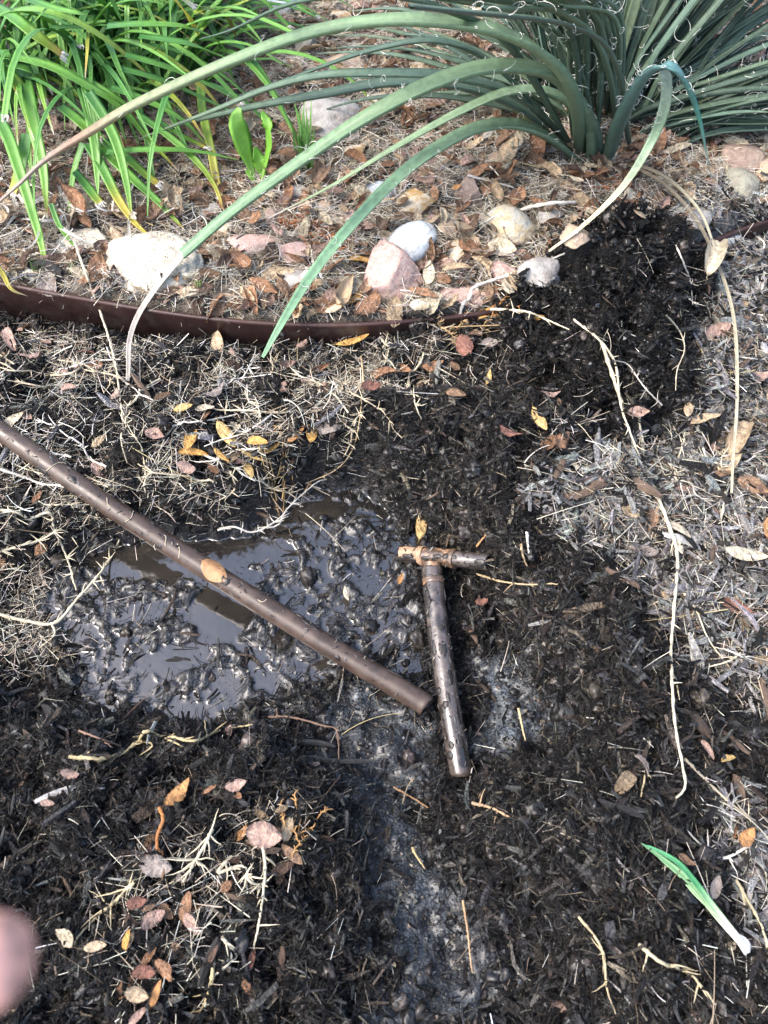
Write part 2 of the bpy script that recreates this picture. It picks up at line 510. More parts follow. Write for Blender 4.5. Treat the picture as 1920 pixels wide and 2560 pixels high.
# water with a meniscus where the sludge pokes out
px_ = np.array(PUDDLE); x0, y0 = px_.min(0) - .03; x1, y1 = px_.max(0) + .03
wx = np.arange(x0, x1, .0021); wy = np.arange(y0, y1, .0021)
WX, WY = np.meshgrid(wx, wy, indexing='ij')
zz = zones(WX, WY)
tb = lut(HH, WX, WY)
q = tb - .0024 - LEVEL
k = .0015
wz = LEVEL + k * np.log1p(np.exp(np.clip(q / k, -30, 30)))
wz = np.where(sdist(WX, WY, PUDDLE) > -.05, wz, LEVEL - .03)
keep = (tb < wz + .0035) & (sdist(WX, WY, PUDDLE) > -.045)
n1_, n2_ = WX.shape
idx = np.arange(n1_ * n2_).reshape(n1_, n2_)
kf = (keep[:-1, :-1] | keep[1:, :-1] | keep[1:, 1:] | keep[:-1, 1:])
F = np.stack([idx[:-1, :-1], idx[1:, :-1], idx[1:, 1:], idx[:-1, 1:]], -1)[kf]
used = np.unique(F); rem = np.zeros(n1_ * n2_, np.int64); rem[used] = np.arange(len(used))
obj('puddle_water', mesh('puddle_water', np.stack([WX, WY, wz], -1).reshape(-1, 3)[used], rem[F], None, True, M['water']), kind='structure')


STONES = [
    (338, 570, 250, 128, 'limestone', 'long pale limestone full of pits beside the brown edging', 0, .25, .6),
    (185, 530, 140, 84, 'limestone', 'low pale limestone left of the long pitted one', 0, .5, .4),
    (835, 612, 165, 150, 'pink', 'large pointed pink granite rock at the edging', 5, .9, .7),
    (1000, 640, 120, 62, 'pink', 'flat pink granite stone right of the large pink rock', -8, .8, .35),
    (886, 532, 88, 100, 'white', 'smooth white egg-shaped stone behind the large pink rock', -30, 0, .6),
    (905, 452, 96, 74, 'ochre', 'angular ochre and white stone above the white stone', 12, .9, .8),
    (1105, 505, 118, 96, 'speckled', 'rounded cream stone with ochre specks near the black heap', 0, .2, .7),
    (1165, 592, 100, 60, 'grey', 'grey stone half buried by the black heap', 8, .3, .6),
    (1198, 606, 42, 30, 'blue', 'small bluish stone against the black heap', 0, .6, .6),
    (1010, 432, 80, 84, 'brown', 'pinkish brown pointed stone right of the ochre stone', 20, .9, .9),
    (826, 422, 84, 54, 'blue', 'bluish white stone left of the ochre stone', 20, .4, .6),
    (1245, 512, 66, 52, 'tan', 'tan stone below the drooping yucca tip', -20, .7, .6),
    (712, 262, 136, 92, 'grey', 'big smooth grey stone behind the grass tuft', 0, .15, .6),
    (735, 292, 90, 40, 'grey', 'grey stone in front of the big smooth grey stone', 0, .3, .5),
    (640, 612, 110, 58, 'grey', 'grey slab at the edging left of the large pink rock', 10, .9, .3),
    (672, 600, 60, 34, 'blue', 'bluish white flat stone on the grey slab', -8, .6, .4),
    (545, 530, 120, 48, 'pink', 'pale pink stone right of the pitted limestone', 0, .4, .5),
    (640, 545, 84, 56, 'pink', 'pink stone under the orange cedar sprig', -15, .8, .5),
    (646, 474, 40, 26, 'white', 'little white pebble above the orange cedar sprig', 0, 0, .6),
    (1600, 408, 94, 66, 'green', 'greenish grey oval stone by the right edge', -22, .2, .7),
    (1605, 345, 96, 60, 'brown', 'brown stone behind the greenish grey stone', 0, .3, .6),
    (1650, 385, 60, 60, 'tan', 'tan stone at the right edge beside the greenish one', 0, .4, .7),
    (1500, 478, 76, 42, 'grey', 'pale grey stone above the black heap on the right', 0, .3, .6),
    (990, 550, 54, 50, 'speckled', 'small round speckled stone right of the white stone', 0, .1, .7),
    (665, 112, 50, 84, 'green', 'upright greenish stone at the top of the rock bed', 0, .8, .9),
    (740, 138, 92, 44, 'tan', 'tan angular stone near the top of the rock bed', 0, .8, .6),
    (722, 40, 96, 34, 'ochre', 'pale stone at the top between the two plants', 0, .8, .6),
    (612, 18, 72, 44, 'white', 'white stone at the very top of the picture', 0, .5, .7),
    (520, 12, 50, 30, 'tan', 'tan stone at the very top beside the strap leaves', 0, .7, .7),
    (870, 100, 60, 30, 'brown', 'brown stone beneath the highest arching yucca leaf', 0, .5, .6),
    (590, 200, 40, 26, 'brown', 'small brown stone behind the green weed', 0, .4, .6),
    (1300, 460, 60, 44, 'speckled', 'speckled stone in front of the yucca foot', 0, .5, .6),
    (700, 450, 50, 34, 'tan', 'tan stone between cedar sprig and bluish stone', 0, .5, .6),
    (455, 455, 46, 30, 'grey', 'grey pebble at the right of the strap leaf clump', 0, .3, .6),
    (930, 360, 56, 34, 'brown', 'brown pebble under the middle arching leaves', 0, .5, .6),
    (80, 590, 60, 32, 'speckled', 'cream stone at the left end of the edging', 0, .6, .5),
    (1560, 520, 70, 40, 'blue', 'bluish stone beside the curled leaf on the right', 0, .5, .5),
    (965, 500, 52, 40, 'tan', 'tan chip of stone between the ochre and the round speckled stone', 15, .9, .7),
    (1085, 590, 66, 44, 'pink', 'pinkish stone left of the grey half buried stone', -20, .9, .6),
    (765, 480, 58, 44, 'pink', 'pinkish stone left of the smooth white stone', 10, .9, .7),
    (590, 470, 64, 42, 'brown', 'brown angular stone above the pale pink stone', -12, .9, .7),
    (485, 500, 54, 40, 'speckled', 'cream stone touching the right end of the pitted limestone', 8, .8, .6),
    (870, 385, 60, 38, 'tan', 'tan stone under the lowest arching leaf', 0, .8, .7),
    (1190, 470, 60, 40, 'grey', 'grey angular stone by the bleached twig', 20, .9, .6),
    (640, 420, 52, 36, 'grey', 'grey stone at the foot of the leafy weed', -15, .9, .6),
    (760, 330, 60, 36, 'ochre', 'pale ochre stone under the thick arching leaf', 10, .9, .6),
    (1080, 350, 56, 34, 'tan', 'tan stone left of the rusty brown leaf', 0, .8, .6),
    (820, 215, 60, 34, 'speckled', 'cream stone between the upper arching leaves', 0, .8, .6),
    (480, 640, 60, 30, 'tan', 'tan flat stone just beyond the middle of the edging', 0, .8, .4),
    (910, 660, 50, 30, 'speckled', 'small cream stone between the two pink granite stones', 0, .8, .5),
]
FOOT = []
for s_ in STONES:
    c_ = at(s_[0], s_[1]); FOOT.append((c_.x, c_.y, size_at(c_, s_[2]) / 2 * .86, size_at(c_, s_[3]) / 2 * 1.15))


def off_stones(x, y):
    k_ = np.ones(len(x), bool)
    for cx, cy, a_, b_ in FOOT: k_ &= ((x - cx) / a_) ** 2 + ((y - cy) / b_) ** 2 > 1
    return k_


# ------------------------------------------------------------------ scattering
def sample(n, weight, box=(-1.0, 1.0, -.12, 1.95), wide=True):
    """n points with probability following weight(x,y) in 0..1, mostly where the picture looks"""
    out = []
    got = 0
    if wide: n = int(n * 1.3); box = (-1.35, 1.35, -.4, 2.3)
    while got < n:
        x = rng.uniform(box[0], box[1], n * 3); y = rng.uniform(box[2], box[3], n * 3)
        dd = y * CP + CAM_H * SP
        near = (np.abs(x) < dd * .5 * 1.12 + .02) & (y > -.12) & (y < 1.95)
        keep = near | (wide & (rng.random(len(x)) < .42) & (np.abs(x) < dd * .5 * 1.5 + .1))
        x, y = x[keep], y[keep]
        w = weight(x, y)
        k = (rng.random(len(x)) < w) & (off_stones(x, y) | (rng.random(len(x)) < .04))
        out.append(np.stack([x[k], y[k]], 1)); got += k.sum()
    return np.concatenate(out)[:n]


def pick(n, palette):
    w = np.array([p[0] for p in palette], float); w /= w.sum()
    c = np.array([p[1] for p in palette])
    i = rng.choice(len(palette), n, p=w)
    v = c[i] * rng.uniform(.7, 1.3, (n, 1)) * rng.uniform(.94, 1.06, (n, 3))
    return v


def slivers(pos, L, W, T, tilt, cols, yaw=None):
    """tapered, bent splinters: three sections of four corners"""
    n = len(pos)
    yaw = rng.uniform(0, 2 * math.pi, n) if yaw is None else yaw
    pit = rng.normal(0, tilt, n); rol = rng.normal(0, .6, n)
    ca, sa, cb, sb = np.cos(yaw), np.sin(yaw), np.cos(pit), np.sin(pit)
    D = np.stack([ca * cb, sa * cb, sb], 1)
    S0 = np.stack([-sa, ca, np.zeros(n)], 1); U0 = np.cross(D, S0)
    S = S0 * np.cos(rol)[:, None] + U0 * np.sin(rol)[:, None]; U = np.cross(D, S)
    bend = rng.normal(0, .05, n) * L; bend2 = rng.normal(0, .1, n) * L
    V = np.zeros((n, 12, 3))
    for i, (t, wk) in enumerate(((-.5, .55), (rng.uniform(-.15, .15, n), 1), (.5, .3))):
        c = pos + D * (t * L)[:, None] if i != 1 else pos + D * (t * L)[:, None] + S * bend[:, None] + U * bend2[:, None]
        w2 = (W * wk / 2 * rng.uniform(.7, 1.3, n))[:, None]; t2 = (T * (.5 + .5 * wk) / 2)[:, None]
        V[:, i * 4 + 0] = c - S * w2 - U * t2
        V[:, i * 4 + 1] = c + S * w2 - U * t2 * .6
        V[:, i * 4 + 2] = c + S * w2 * .8 + U * t2
        V[:, i * 4 + 3] = c - S * w2 * .9 + U * t2 * .8
    f = [[0, 3, 2, 1], [8, 9, 10, 11]]
    for s in (0, 4):
        for k in range(4):
            f.append([s + k, s + (k + 1) % 4, s + 4 + (k + 1) % 4, s + 4 + k])
    F = (np.array(f)[None] + (np.arange(n) * 12)[:, None, None]).reshape(-1, 4)
    return V.reshape(-1, 3), F, np.repeat(cols, 12, 0)


def needles(pos, L, R, tilt, cols, curl=.3, S=4, yaw=None):
    """thin curved stalks, three-sided"""
    n = len(pos)
    yaw = rng.uniform(0, 2 * math.pi, n) if yaw is None else yaw
    pit = rng.normal(0, tilt, n)
    t = np.linspace(-.5, .5, S)[None]
    k1 = rng.normal(0, curl, n)[:, None]; k2 = rng.normal(0, curl * .35, n)[:, None]
    th = yaw[:, None] + k1 * t * 2
    dx = np.cos(th) * np.cos(pit)[:, None]; dy = np.sin(th) * np.cos(pit)[:, None]; dz = np.sin(pit[:, None] + k2 * t * 2)
    D = np.stack([dx, dy, dz], 2) * (L / (S - 1))[:, None, None]
    C = np.cumsum(D, 1); C -= C.mean(1, keepdims=True); C += pos[:, None]
    R_ = R[:, None] * np.linspace(1.0, .45, S)[None]
    V, F = tubes(C, R_, 3)
    return V, F, np.repeat(cols, S * 3, 0)


def stack(*parts):
    V, F, C = [], [], []; o = 0
    for v, f, c in parts:
        V.append(v); F.append(f + o); C.append(c); o += len(v)
    return np.concatenate(V), np.concatenate(F), np.concatenate(C)


def zone_w(**kw):
    def f(x, y):
        r = np.zeros(len(x)); tot = lut(ZN['rock'], x, y)
        rest = 1.0
        v = {k_: lut(ZN[k_], x, y) for k_ in ('rock', 'silver', 'grass', 'puddle', 'mud', 'heap')}
        dark = (1 - np.clip(v['rock'], 0, 1)) * (1 - v['silver'])
        r = kw.get('dark', 0) * dark
        for k_ in ('rock', 'silver', 'grass', 'mud', 'puddle', 'heap'):
            if k_ in kw: r = r * (1 - v[k_]) + kw[k_] * v[k_]
        if 'pile' in kw: r = np.maximum(r, kw['pile'] * lut(ZN['pile'], x, y) ** 1.5)
        return np.clip(r, 0, 1)
    return f


def lift(xy, lo, hi, sub=0.0):
    z = lut(HH, xy[:, 0], xy[:, 1]) + rng.uniform(lo, hi, len(xy)) - sub
    z = z + lut(ZN['heap'], xy[:, 0], xy[:, 1]) * rng.random(len(xy)) ** 2 * .016
    return np.column_stack([xy, z])


BLACK = [(4, (.007, .007, .0073)), (4, (.021, .020, .020)), (3.5, (.050, .045, .042)), (1.8, (.105, .085, .068)), (2.8, (.125, .124, .122)), (1.3, (.21, .20, .18)), (.4, (.38, .32, .24))]
SILV = [(4, (.42, .415, .405)), (2.5, (.25, .24, .235)), (2.2, (.09, .085, .08)), (2.2, (.028, .026, .025)), (4, (.64, .63, .60)), (.8, (.24, .18, .13))]
STRAW = [(4, (.64, .57, .44)), (3.5, (.72, .67, .56)), (2, (.46, .38, .28)), (1.3, (.26, .19, .13)), (2, (.76, .74, .68))]

def icosphere(sub):
    t = (1 + 5 ** .5) / 2
    V = [(-1, t, 0), (1, t, 0), (-1, -t, 0), (1, -t, 0), (0, -1, t), (0, 1, t), (0, -1, -t), (0, 1, -t), (t, 0, -1), (t, 0, 1), (-t, 0, -1), (-t, 0, 1)]
    V = [Vector(v).normalized() for v in V]
    F = [(0, 11, 5), (0, 5, 1), (0, 1, 7), (0, 7, 10), (0, 10, 11), (1, 5, 9), (5, 11, 4), (11, 10, 2), (10, 7, 6), (7, 1, 8), (3, 9, 4), (3, 4, 2), (3, 2, 6), (3, 6, 8), (3, 8, 9), (4, 9, 5), (2, 4, 11), (6, 2, 10), (8, 6, 7), (9, 8, 1)]
    for _ in range(sub):
        cache = {}; nf = []
        def mid(a, b):
            k_ = (min(a, b), max(a, b))
            if k_ not in cache:
                cache[k_] = len(V); V.append(((V[a] + V[b]) / 2).normalized())
            return cache[k_]
        for a, b_, c in F:
            x, y, z = mid(a, b_), mid(b_, c), mid(c, a)
            nf += [(a, x, z), (b_, y, x), (c, z, y), (x, y, z)]
        F = nf
    return np.array(V), np.array(F)


# one node group per scattered stuff: the pieces' shapes are instanced on a cloud of points that carries turn, size and tint
def protos_of(gen, count, mat_, smooth=False):
    out = []
    for i in range(count):
        v, f, c = gen()
        me_ = mesh('piece', v, f, None, smooth, mat_)
        out.append(bpy.data.objects.new('piece', me_))
    return out


def scatter(name, protos, pos, rot, scl, tint):
    n_ = len(pos)
    me = bpy.data.meshes.new(name)
    me.vertices.add(n_); me.vertices.foreach_set('co', np.asarray(pos, np.float32).ravel())
    for k_, v_ in (('turn', rot), ('size', scl), ('hue', tint)):
        a_ = me.attributes.new(k_, 'FLOAT_VECTOR', 'POINT'); a_.data.foreach_set('vector', np.asarray(v_, np.float32).ravel())
    a_ = me.attributes.new('which', 'INT', 'POINT'); a_.data.foreach_set('value', rng.integers(0, len(protos), n_).astype(np.int32))
    o = obj(name, me, kind='stuff')
    ng = bpy.data.node_groups.new(name, 'GeometryNodeTree')
    ng.interface.new_socket('Geometry', in_out='INPUT', socket_type='NodeSocketGeometry')
    ng.interface.new_socket('Geometry', in_out='OUTPUT', socket_type='NodeSocketGeometry')
    N_ = ng.nodes; K_ = ng.links
    gi = N_.new('NodeGroupInput'); go = N_.new('NodeGroupOutput')
    jn = N_.new('GeometryNodeJoinGeometry')
    for p_ in protos[::-1]:
        oi = N_.new('GeometryNodeObjectInfo'); oi.inputs['Object'].default_value = p_; oi.inputs['As Instance'].default_value = True
        K_.new(oi.outputs['Geometry'], jn.inputs[0])
    ip = N_.new('GeometryNodeInstanceOnPoints'); ip.inputs['Pick Instance'].default_value = True
    K_.new(gi.outputs[0], ip.inputs['Points']); K_.new(jn.outputs[0], ip.inputs['Instance'])
    def named(nm, ty):
        q_ = N_.new('GeometryNodeInputNamedAttribute'); q_.data_type = ty; q_.inputs['Name'].default_value = nm
        return q_.outputs['Attribute']
    K_.new(named('which', 'INT'), ip.inputs['Instance Index'])
    er = N_.new('FunctionNodeEulerToRotation'); K_.new(named('turn', 'FLOAT_VECTOR'), er.inputs[0]); K_.new(er.outputs[0], ip.inputs['Rotation'])
    K_.new(named('size', 'FLOAT_VECTOR'), ip.inputs['Scale'])
    sa_ = N_.new('GeometryNodeStoreNamedAttribute'); sa_.data_type = 'FLOAT_VECTOR'; sa_.domain = 'INSTANCE'; sa_.inputs['Name'].default_value = 'tint'
    K_.new(ip.outputs[0], sa_.inputs['Geometry']); K_.new(named('hue', 'FLOAT_VECTOR'), sa_.inputs['Value'])
    K_.new(sa_.outputs[0], go.inputs[0])
    md = o.modifiers.new('scatter', 'NODES'); md.node_group = ng
    return o


def one_sliver(wr, tr_):
    return lambda: slivers(np.zeros((1, 3)), np.ones(1), np.array([wr * rng.uniform(.7, 1.3)]), np.array([tr_]), .02, np.ones((1, 3)), np.zeros(1))


def one_needle(r_, curl, S=6):
    def f_():
        v, f, c = needles(np.zeros((1, 3)), np.ones(1), np.array([r_]), .02, np.ones((1, 3)), curl, S, np.zeros(1))
        return v, f, c
    return f_


MI = {'wet': inst_mat('wet_mulch', (.3, .65), 9, (.35, 1.8), .32, 1.0, .05), 'dry': inst_mat('dry_mulch', (.6, .9), 10, (.35, 1.5), .25, 1.0, .05),
      'straw': inst_mat('straw_bits', (.5, .8), 3, (.8, 1.2), .3, trans=.1), 'crumb': inst_mat('crumbs', (.25, .6), 2, (.6, 1.4), .5),
      'leaf': inst_mat('leaf_bits', (.5, .8), 7, (.45, 1.35), .35, .8, .05, trans=.12)}
PR_S = protos_of(one_sliver(.22, .09), 12, MI['wet'])
PR_F = protos_of(one_needle(.026, .16, 4), 10, MI['wet'], True)
PR_D = protos_of(one_sliver(.20, .09), 12, MI['dry'])
PR_ST = protos_of(one_needle(.024, .2, 7), 14, MI['straw'], True)
PR_STK = protos_of(one_needle(.024, 1.3, 9), 6, MI['straw'], True)


def euler(n_, tilt, roll=.6):
    return np.column_stack([rng.normal(0, roll, n_), rng.normal(0, tilt, n_), rng.uniform(0, 2 * math.pi, n_)])


def lens(n_, med, sg, lo, hi): return np.clip(rng.lognormal(math.log(med), sg, n_), lo, hi)


def sc3(L, wmin, wmax):
    k_ = rng.uniform(wmin, wmax, len(L))
    return np.column_stack([L, L * k_, L * k_])


def heapdark(xy): return (1 - .55 * lut(ZN['heap'], xy[:, 0], xy[:, 1]))[:, None]


w_dark = zone_w(dark=1, rock=0, silver=.06, grass=.6, mud=.06, puddle=.045, heap=1)
xy = sample(130000, w_dark); n = len(xy)
L = lens(n, .0088, .62, .0025, .042)
scatter('bark_mulch', PR_S, lift(xy, -.002, .011), euler(n, .42), sc3(L, .35, 1.1), pick(n, BLACK) * heapdark(xy))
xy = sample(120000, w_dark); n = len(xy)
L = lens(n, .0075, .65, .0025, .04)
scatter('mulch_fibres', PR_F, lift(xy, 0, .014), euler(n, .5), sc3(L, .6, 1.5), pick(n, BLACK + [(1.3, (.36, .30, .21)), (2.2, (.17, .15, .125)), (.25, (.50, .45, .37))]) * heapdark(xy))
w_s = zone_w(dark=.008, rock=.03, silver=1, grass=.02, mud=0, puddle=0, heap=.0)
xy = sample(40000, w_s); n = len(xy)
L = lens(n, .0165, .6, .004, .060)
scatter('weathered_mulch', PR_D, lift(xy, -.001, .013), euler(n, .3), sc3(L, .35, 1.1), pick(n, SILV))
octv = np.array([(1, 0, 0), (0, 1, 0), (-1, 0, 0), (0, -1, 0), (0, 0, .8), (0, 0, -.8)], float)
octf = np.array([(0, 1, 4), (1, 2, 4), (2, 3, 4), (3, 0, 4), (1, 0, 5), (2, 1, 5), (3, 2, 5), (0, 3, 5)])
PR_C = protos_of(lambda: (octv * rng.uniform(.5, 1.3, (6, 1)), octf, None), 8, MI['crumb'])
xy = sample(150000, zone_w(dark=.7, rock=.08, silver=.05, grass=.15, mud=.5, puddle=.08, heap=.7)); n = len(xy)
r = lens(n, .0012, .6, .0005, .006)
isrock = lut(ZN['rock'], xy[:, 0], xy[:, 1]) > .5
cc = pick(n, [(4, (.018, .019, .021)), (2, (.034, .037, .041)), (.7, (.065, .073, .08)), (.3, (.20, .17, .13))])
cc[isrock] = pick(int(isrock.sum()), [(3, (.2, .17, .13)), (2, (.1, .08, .06)), (1, (.35, .32, .28))])
scatter('soil_crumbs', PR_C, lift(xy, -.001, .002), euler(n, .5), np.column_stack([r, r, r]), cc)
xy = sample(9000, zone_w(dark=1, rock=.0, silver=.05, grass=.4, mud=.25, puddle=.10, heap=1)); n = len(xy)
def one_clod():
    v = CLOD[0]; s_ = rng.uniform(0, 99)
    k_ = 1 + .55 * fbm(v[:, 0] * 1.7 + s_, v[:, 1] * 1.7 + v[:, 2] * 1.5, 3, 3) + .25 * rng.normal(0, .35, len(v))
    return v * k_[:, None] * np.array((1, .8, .6)), CLOD[1], None
CLOD = icosphere(2)
r = lens(n, .0036, .55, .0014, .014)
scatter('soil_clods', protos_of(one_clod, 8, MI['crumb'], True), lift(xy, -.003, .004), euler(n, .5), np.column_stack([r, r, r]), pick(n, [(5, (.010, .0095, .0095)), (3, (.026, .022, .019)), (1.5, (.055, .045, .037))]))
xy = sample(4200, zone_w(dark=1, rock=0, silver=.3, grass=.25, mud=.02, puddle=.01, heap=.7)); n = len(xy)
L = lens(n, .018, .45, .008, .045)
scatter('bark_chunks', protos_of(one_sliver(.42, .14), 10, MI['wet']), lift(xy, .0, .009), euler(n, .35, .4), sc3(L, .4, 1.0), pick(n, BLACK[:5]))
w_st = zone_w(dark=.02, rock=.72, silver=.8, grass=1, mud=.01, puddle=.006, heap=.02, pile=.6)
xy = sample(84000, w_st); n = len(xy)
g_ = lut(ZN['grass'], xy[:, 0], xy[:, 1])
clump = fbm(xy[:, 0] * 13, xy[:, 1] * 13, 3, 205)
keep = (g_ < .5) | (clump > .0) | (rng.random(n) < .22)
xy = xy[keep]; n = len(xy)
L = lens(n, .024, .55, .007, .085)
scatter('straw_litter', PR_ST, lift(xy, .001, .016) + np.column_stack([np.zeros((n, 2)), lut(ZN['rock'], xy[:, 0], xy[:, 1]) * rng.random(n) * .006]), euler(n, .22), sc3(L, .45, 1.25) * np.array((1, 1, .8)) * np.column_stack([np.ones(n), np.clip(.024 / L, .4, 1.6), np.clip(.024 / L, .4, 1.6)]), pick(n, STRAW))
xy = sample(1500, zone_w(dark=.03, rock=.7, silver=.7, grass=1, mud=0, puddle=.0, heap=.03)); n = len(xy)
L = lens(n, .035, .4, .015, .08)
scatter('curly_straw', PR_STK, lift(xy, .006, .022), euler(n, .35, .3), sc3(L, .35, .8), pick(n, STRAW))


# ------------------------------------------------------------------ leaf shapes
def leaf_arrays(kind, seed, nu=14, nv=6, lo=False):
    """a unit-long dead leaf along +x from its stalk; returns V, F, vein pattern"""
    r = np.random.default_rng(seed)
    if lo: nu, nv = 10, 6
    U, Vv = np.meshgrid(np.linspace(0, 1, nu + 1), np.linspace(-1, 1, nv + 1), indexing='ij')
    if kind == 'oval':
        w = .17 * np.sin(np.pi * U ** .9) ** .75 + .004
        curl, cross, crink = r.uniform(-.5, .5), r.uniform(-.5, .7), .008
    elif kind == 'oblong':
        w = .23 * np.sin(np.pi * U ** .8) ** .65 + .004
        curl, cross, crink = r.uniform(-1.1, 1.1), r.uniform(-.7, 1.5), .035
    elif kind == 'toothed':
        w = .27 * np.sin(np.pi * U ** .85) ** .8 + .004
        curl, cross, crink = r.choice([-1, 1]) * r.uniform(.3, 1.3), r.uniform(-.8, 1.5), .045
    else:  # ribbed, strongly rolled
        w = .26 * np.sin(np.pi * U ** .8) ** .65 + .004
        curl, cross, crink = r.choice([-1, 1]) * r.uniform(.9, 2.2), r.uniform(.8, 2.2), .03
    if kind in ('toothed',):
        w = w * (1 + .09 * (np.arange(nu + 1) % 2)[:, None] * (np.abs(Vv) > .95))
    y = Vv * w
    z = np.zeros_like(y)
    # cross roll about the midrib
    a = cross * np.abs(Vv) * (.7 + .3 * U)
    yy = np.sign(Vv) * w * np.where(np.abs(a) > 1e-4, np.sin(a) / np.maximum(np.abs(cross * (.7 + .3 * U)), 1e-4) * np.sign(cross if cross else 1), np.abs(Vv))
    zz = w * (1 - np.cos(a)) / (cross * (.7 + .3 * U) if abs(cross) > 1e-3 else 1)
    z = z + zz
    y = yy
    rib = {'ribbed': .022, 'toothed': .008}.get(kind, .002)
    z = z + rib * np.cos((U - .35 * np.abs(Vv)) * (38 if kind == 'ribbed' else 26)) * np.abs(Vv) ** .6 * np.sin(np.pi * U)
    z = z + crink * fbm(U * 4 + seed * 3.1, Vv * 2.2 + seed, 2, seed % 50) * 2
    # curl along the length
    th = curl * (U - .5)
    if abs(curl) > 1e-3:
        X = np.sin(th) / curl * 1.0 - z * np.sin(th)
        Z = (1 - np.cos(th)) / curl + z * np.cos(th)
    else:
        X, Z = U - .5, z
    V = np.stack([X, y + .03 * np.sin(U * 3 + seed), Z], -1)
    nU, nV = U.shape
    idx = np.arange(nU * nV).reshape(nU, nV)
    F = np.stack([idx[:-1, :-1], idx[1:, :-1], idx[1:, 1:], idx[:-1, 1:]], -1).reshape(-1, 4)
    vein = np.where(np.abs(Vv) < .1, 1.25, 1.0) * (1 - .16 * (np.cos((U - .35 * np.abs(Vv)) * (38 if kind == 'ribbed' else 26)) > .75) * (kind != 'oval'))
    vein = vein * (.92 + .16 * r.random(U.shape)) * (1 - .18 * (np.abs(Vv) > .9))
    c = np.repeat(vein[..., None], 3, 2)
    V = V.reshape(-1, 3); c = c.reshape(-1, 3)
    V[:, 2] -= np.percentile(V[:, 2], 8)
    if not lo:   # the stalk
        p0 = V.reshape(nU, nV, 3)[0, nV // 2]
        C = np.array([[p0, p0 + (-.05, .01, .006), p0 + (-.13, .02 + r.normal(0, .02), .01)]])
        sv, sf = tubes(C, np.array([[.009, .008, .006]]), 3)
        F = np.concatenate([F, sf + len(V)]); V = np.concatenate([V, sv]); c = np.concatenate([c, np.full((len(sv), 3), .8)])
    return V, F, c


LEAF_MESH = {}
for kd in ('oval', 'oblong', 'toothed', 'ribbed'):
    LEAF_MESH[kd] = []
    for s in range(5):
        v, f, c = leaf_arrays(kd, 13 * s + len(kd), 16 if kd == 'toothed' else 14)
        LEAF_MESH[kd].append(mesh('leaf_' + kd, v, f, c, True, M['leaf']))

LC = {  # base colours of dead leaves
    'yellow': (.66, .46, .19), 'golden': (.62, .36, .11), 'tan': (.56, .42, .27), 'cream': (.70, .60, .43), 'orange': (.52, .27, .11),
    'brown': (.30, .19, .12), 'dark brown': (.14, .09, .065), 'pinkish': (.46, .31, .25), 'red-brown': (.27, .13, .095),
    'grey-brown': (.33, .28, .25), 'rusty': (.38, .21, .12),
}
CATALOG = []     # (object, description noun phrase, kind key, colour name) for the labels


def put_leaf(px, py, lpx, ang, kind, colour, label=None, dz=.018, tilt=.15, var=None, wide=1.0, name='fallen_leaf', group='fallen leaves'):
    c = at(px, py, dz)
    a = math.radians(ang)
    p1 = P(px - math.cos(a) * lpx / 2, py + math.sin(a) * lpx / 2, c.z)
    p2 = P(px + math.cos(a) * lpx / 2, py - math.sin(a) * lpx / 2, c.z)
    d = p2 - p1
    o = obj(name, LEAF_MESH[kind][random.randrange(5) if var is None else var], None, label, 'leaf', group)
    o.location = c
    L_ = d.length
    o.scale = (L_, L_ * wide, L_)
    o.rotation_euler = (random.gauss(0, tilt), random.gauss(0, tilt * .7), math.atan2(d.y, d.x))
    k_ = random.uniform(.88, 1.12)
    cc = LC[colour]
    o.color = (cc[0] * k_, cc[1] * k_, cc[2] * k_, 1)
    return o


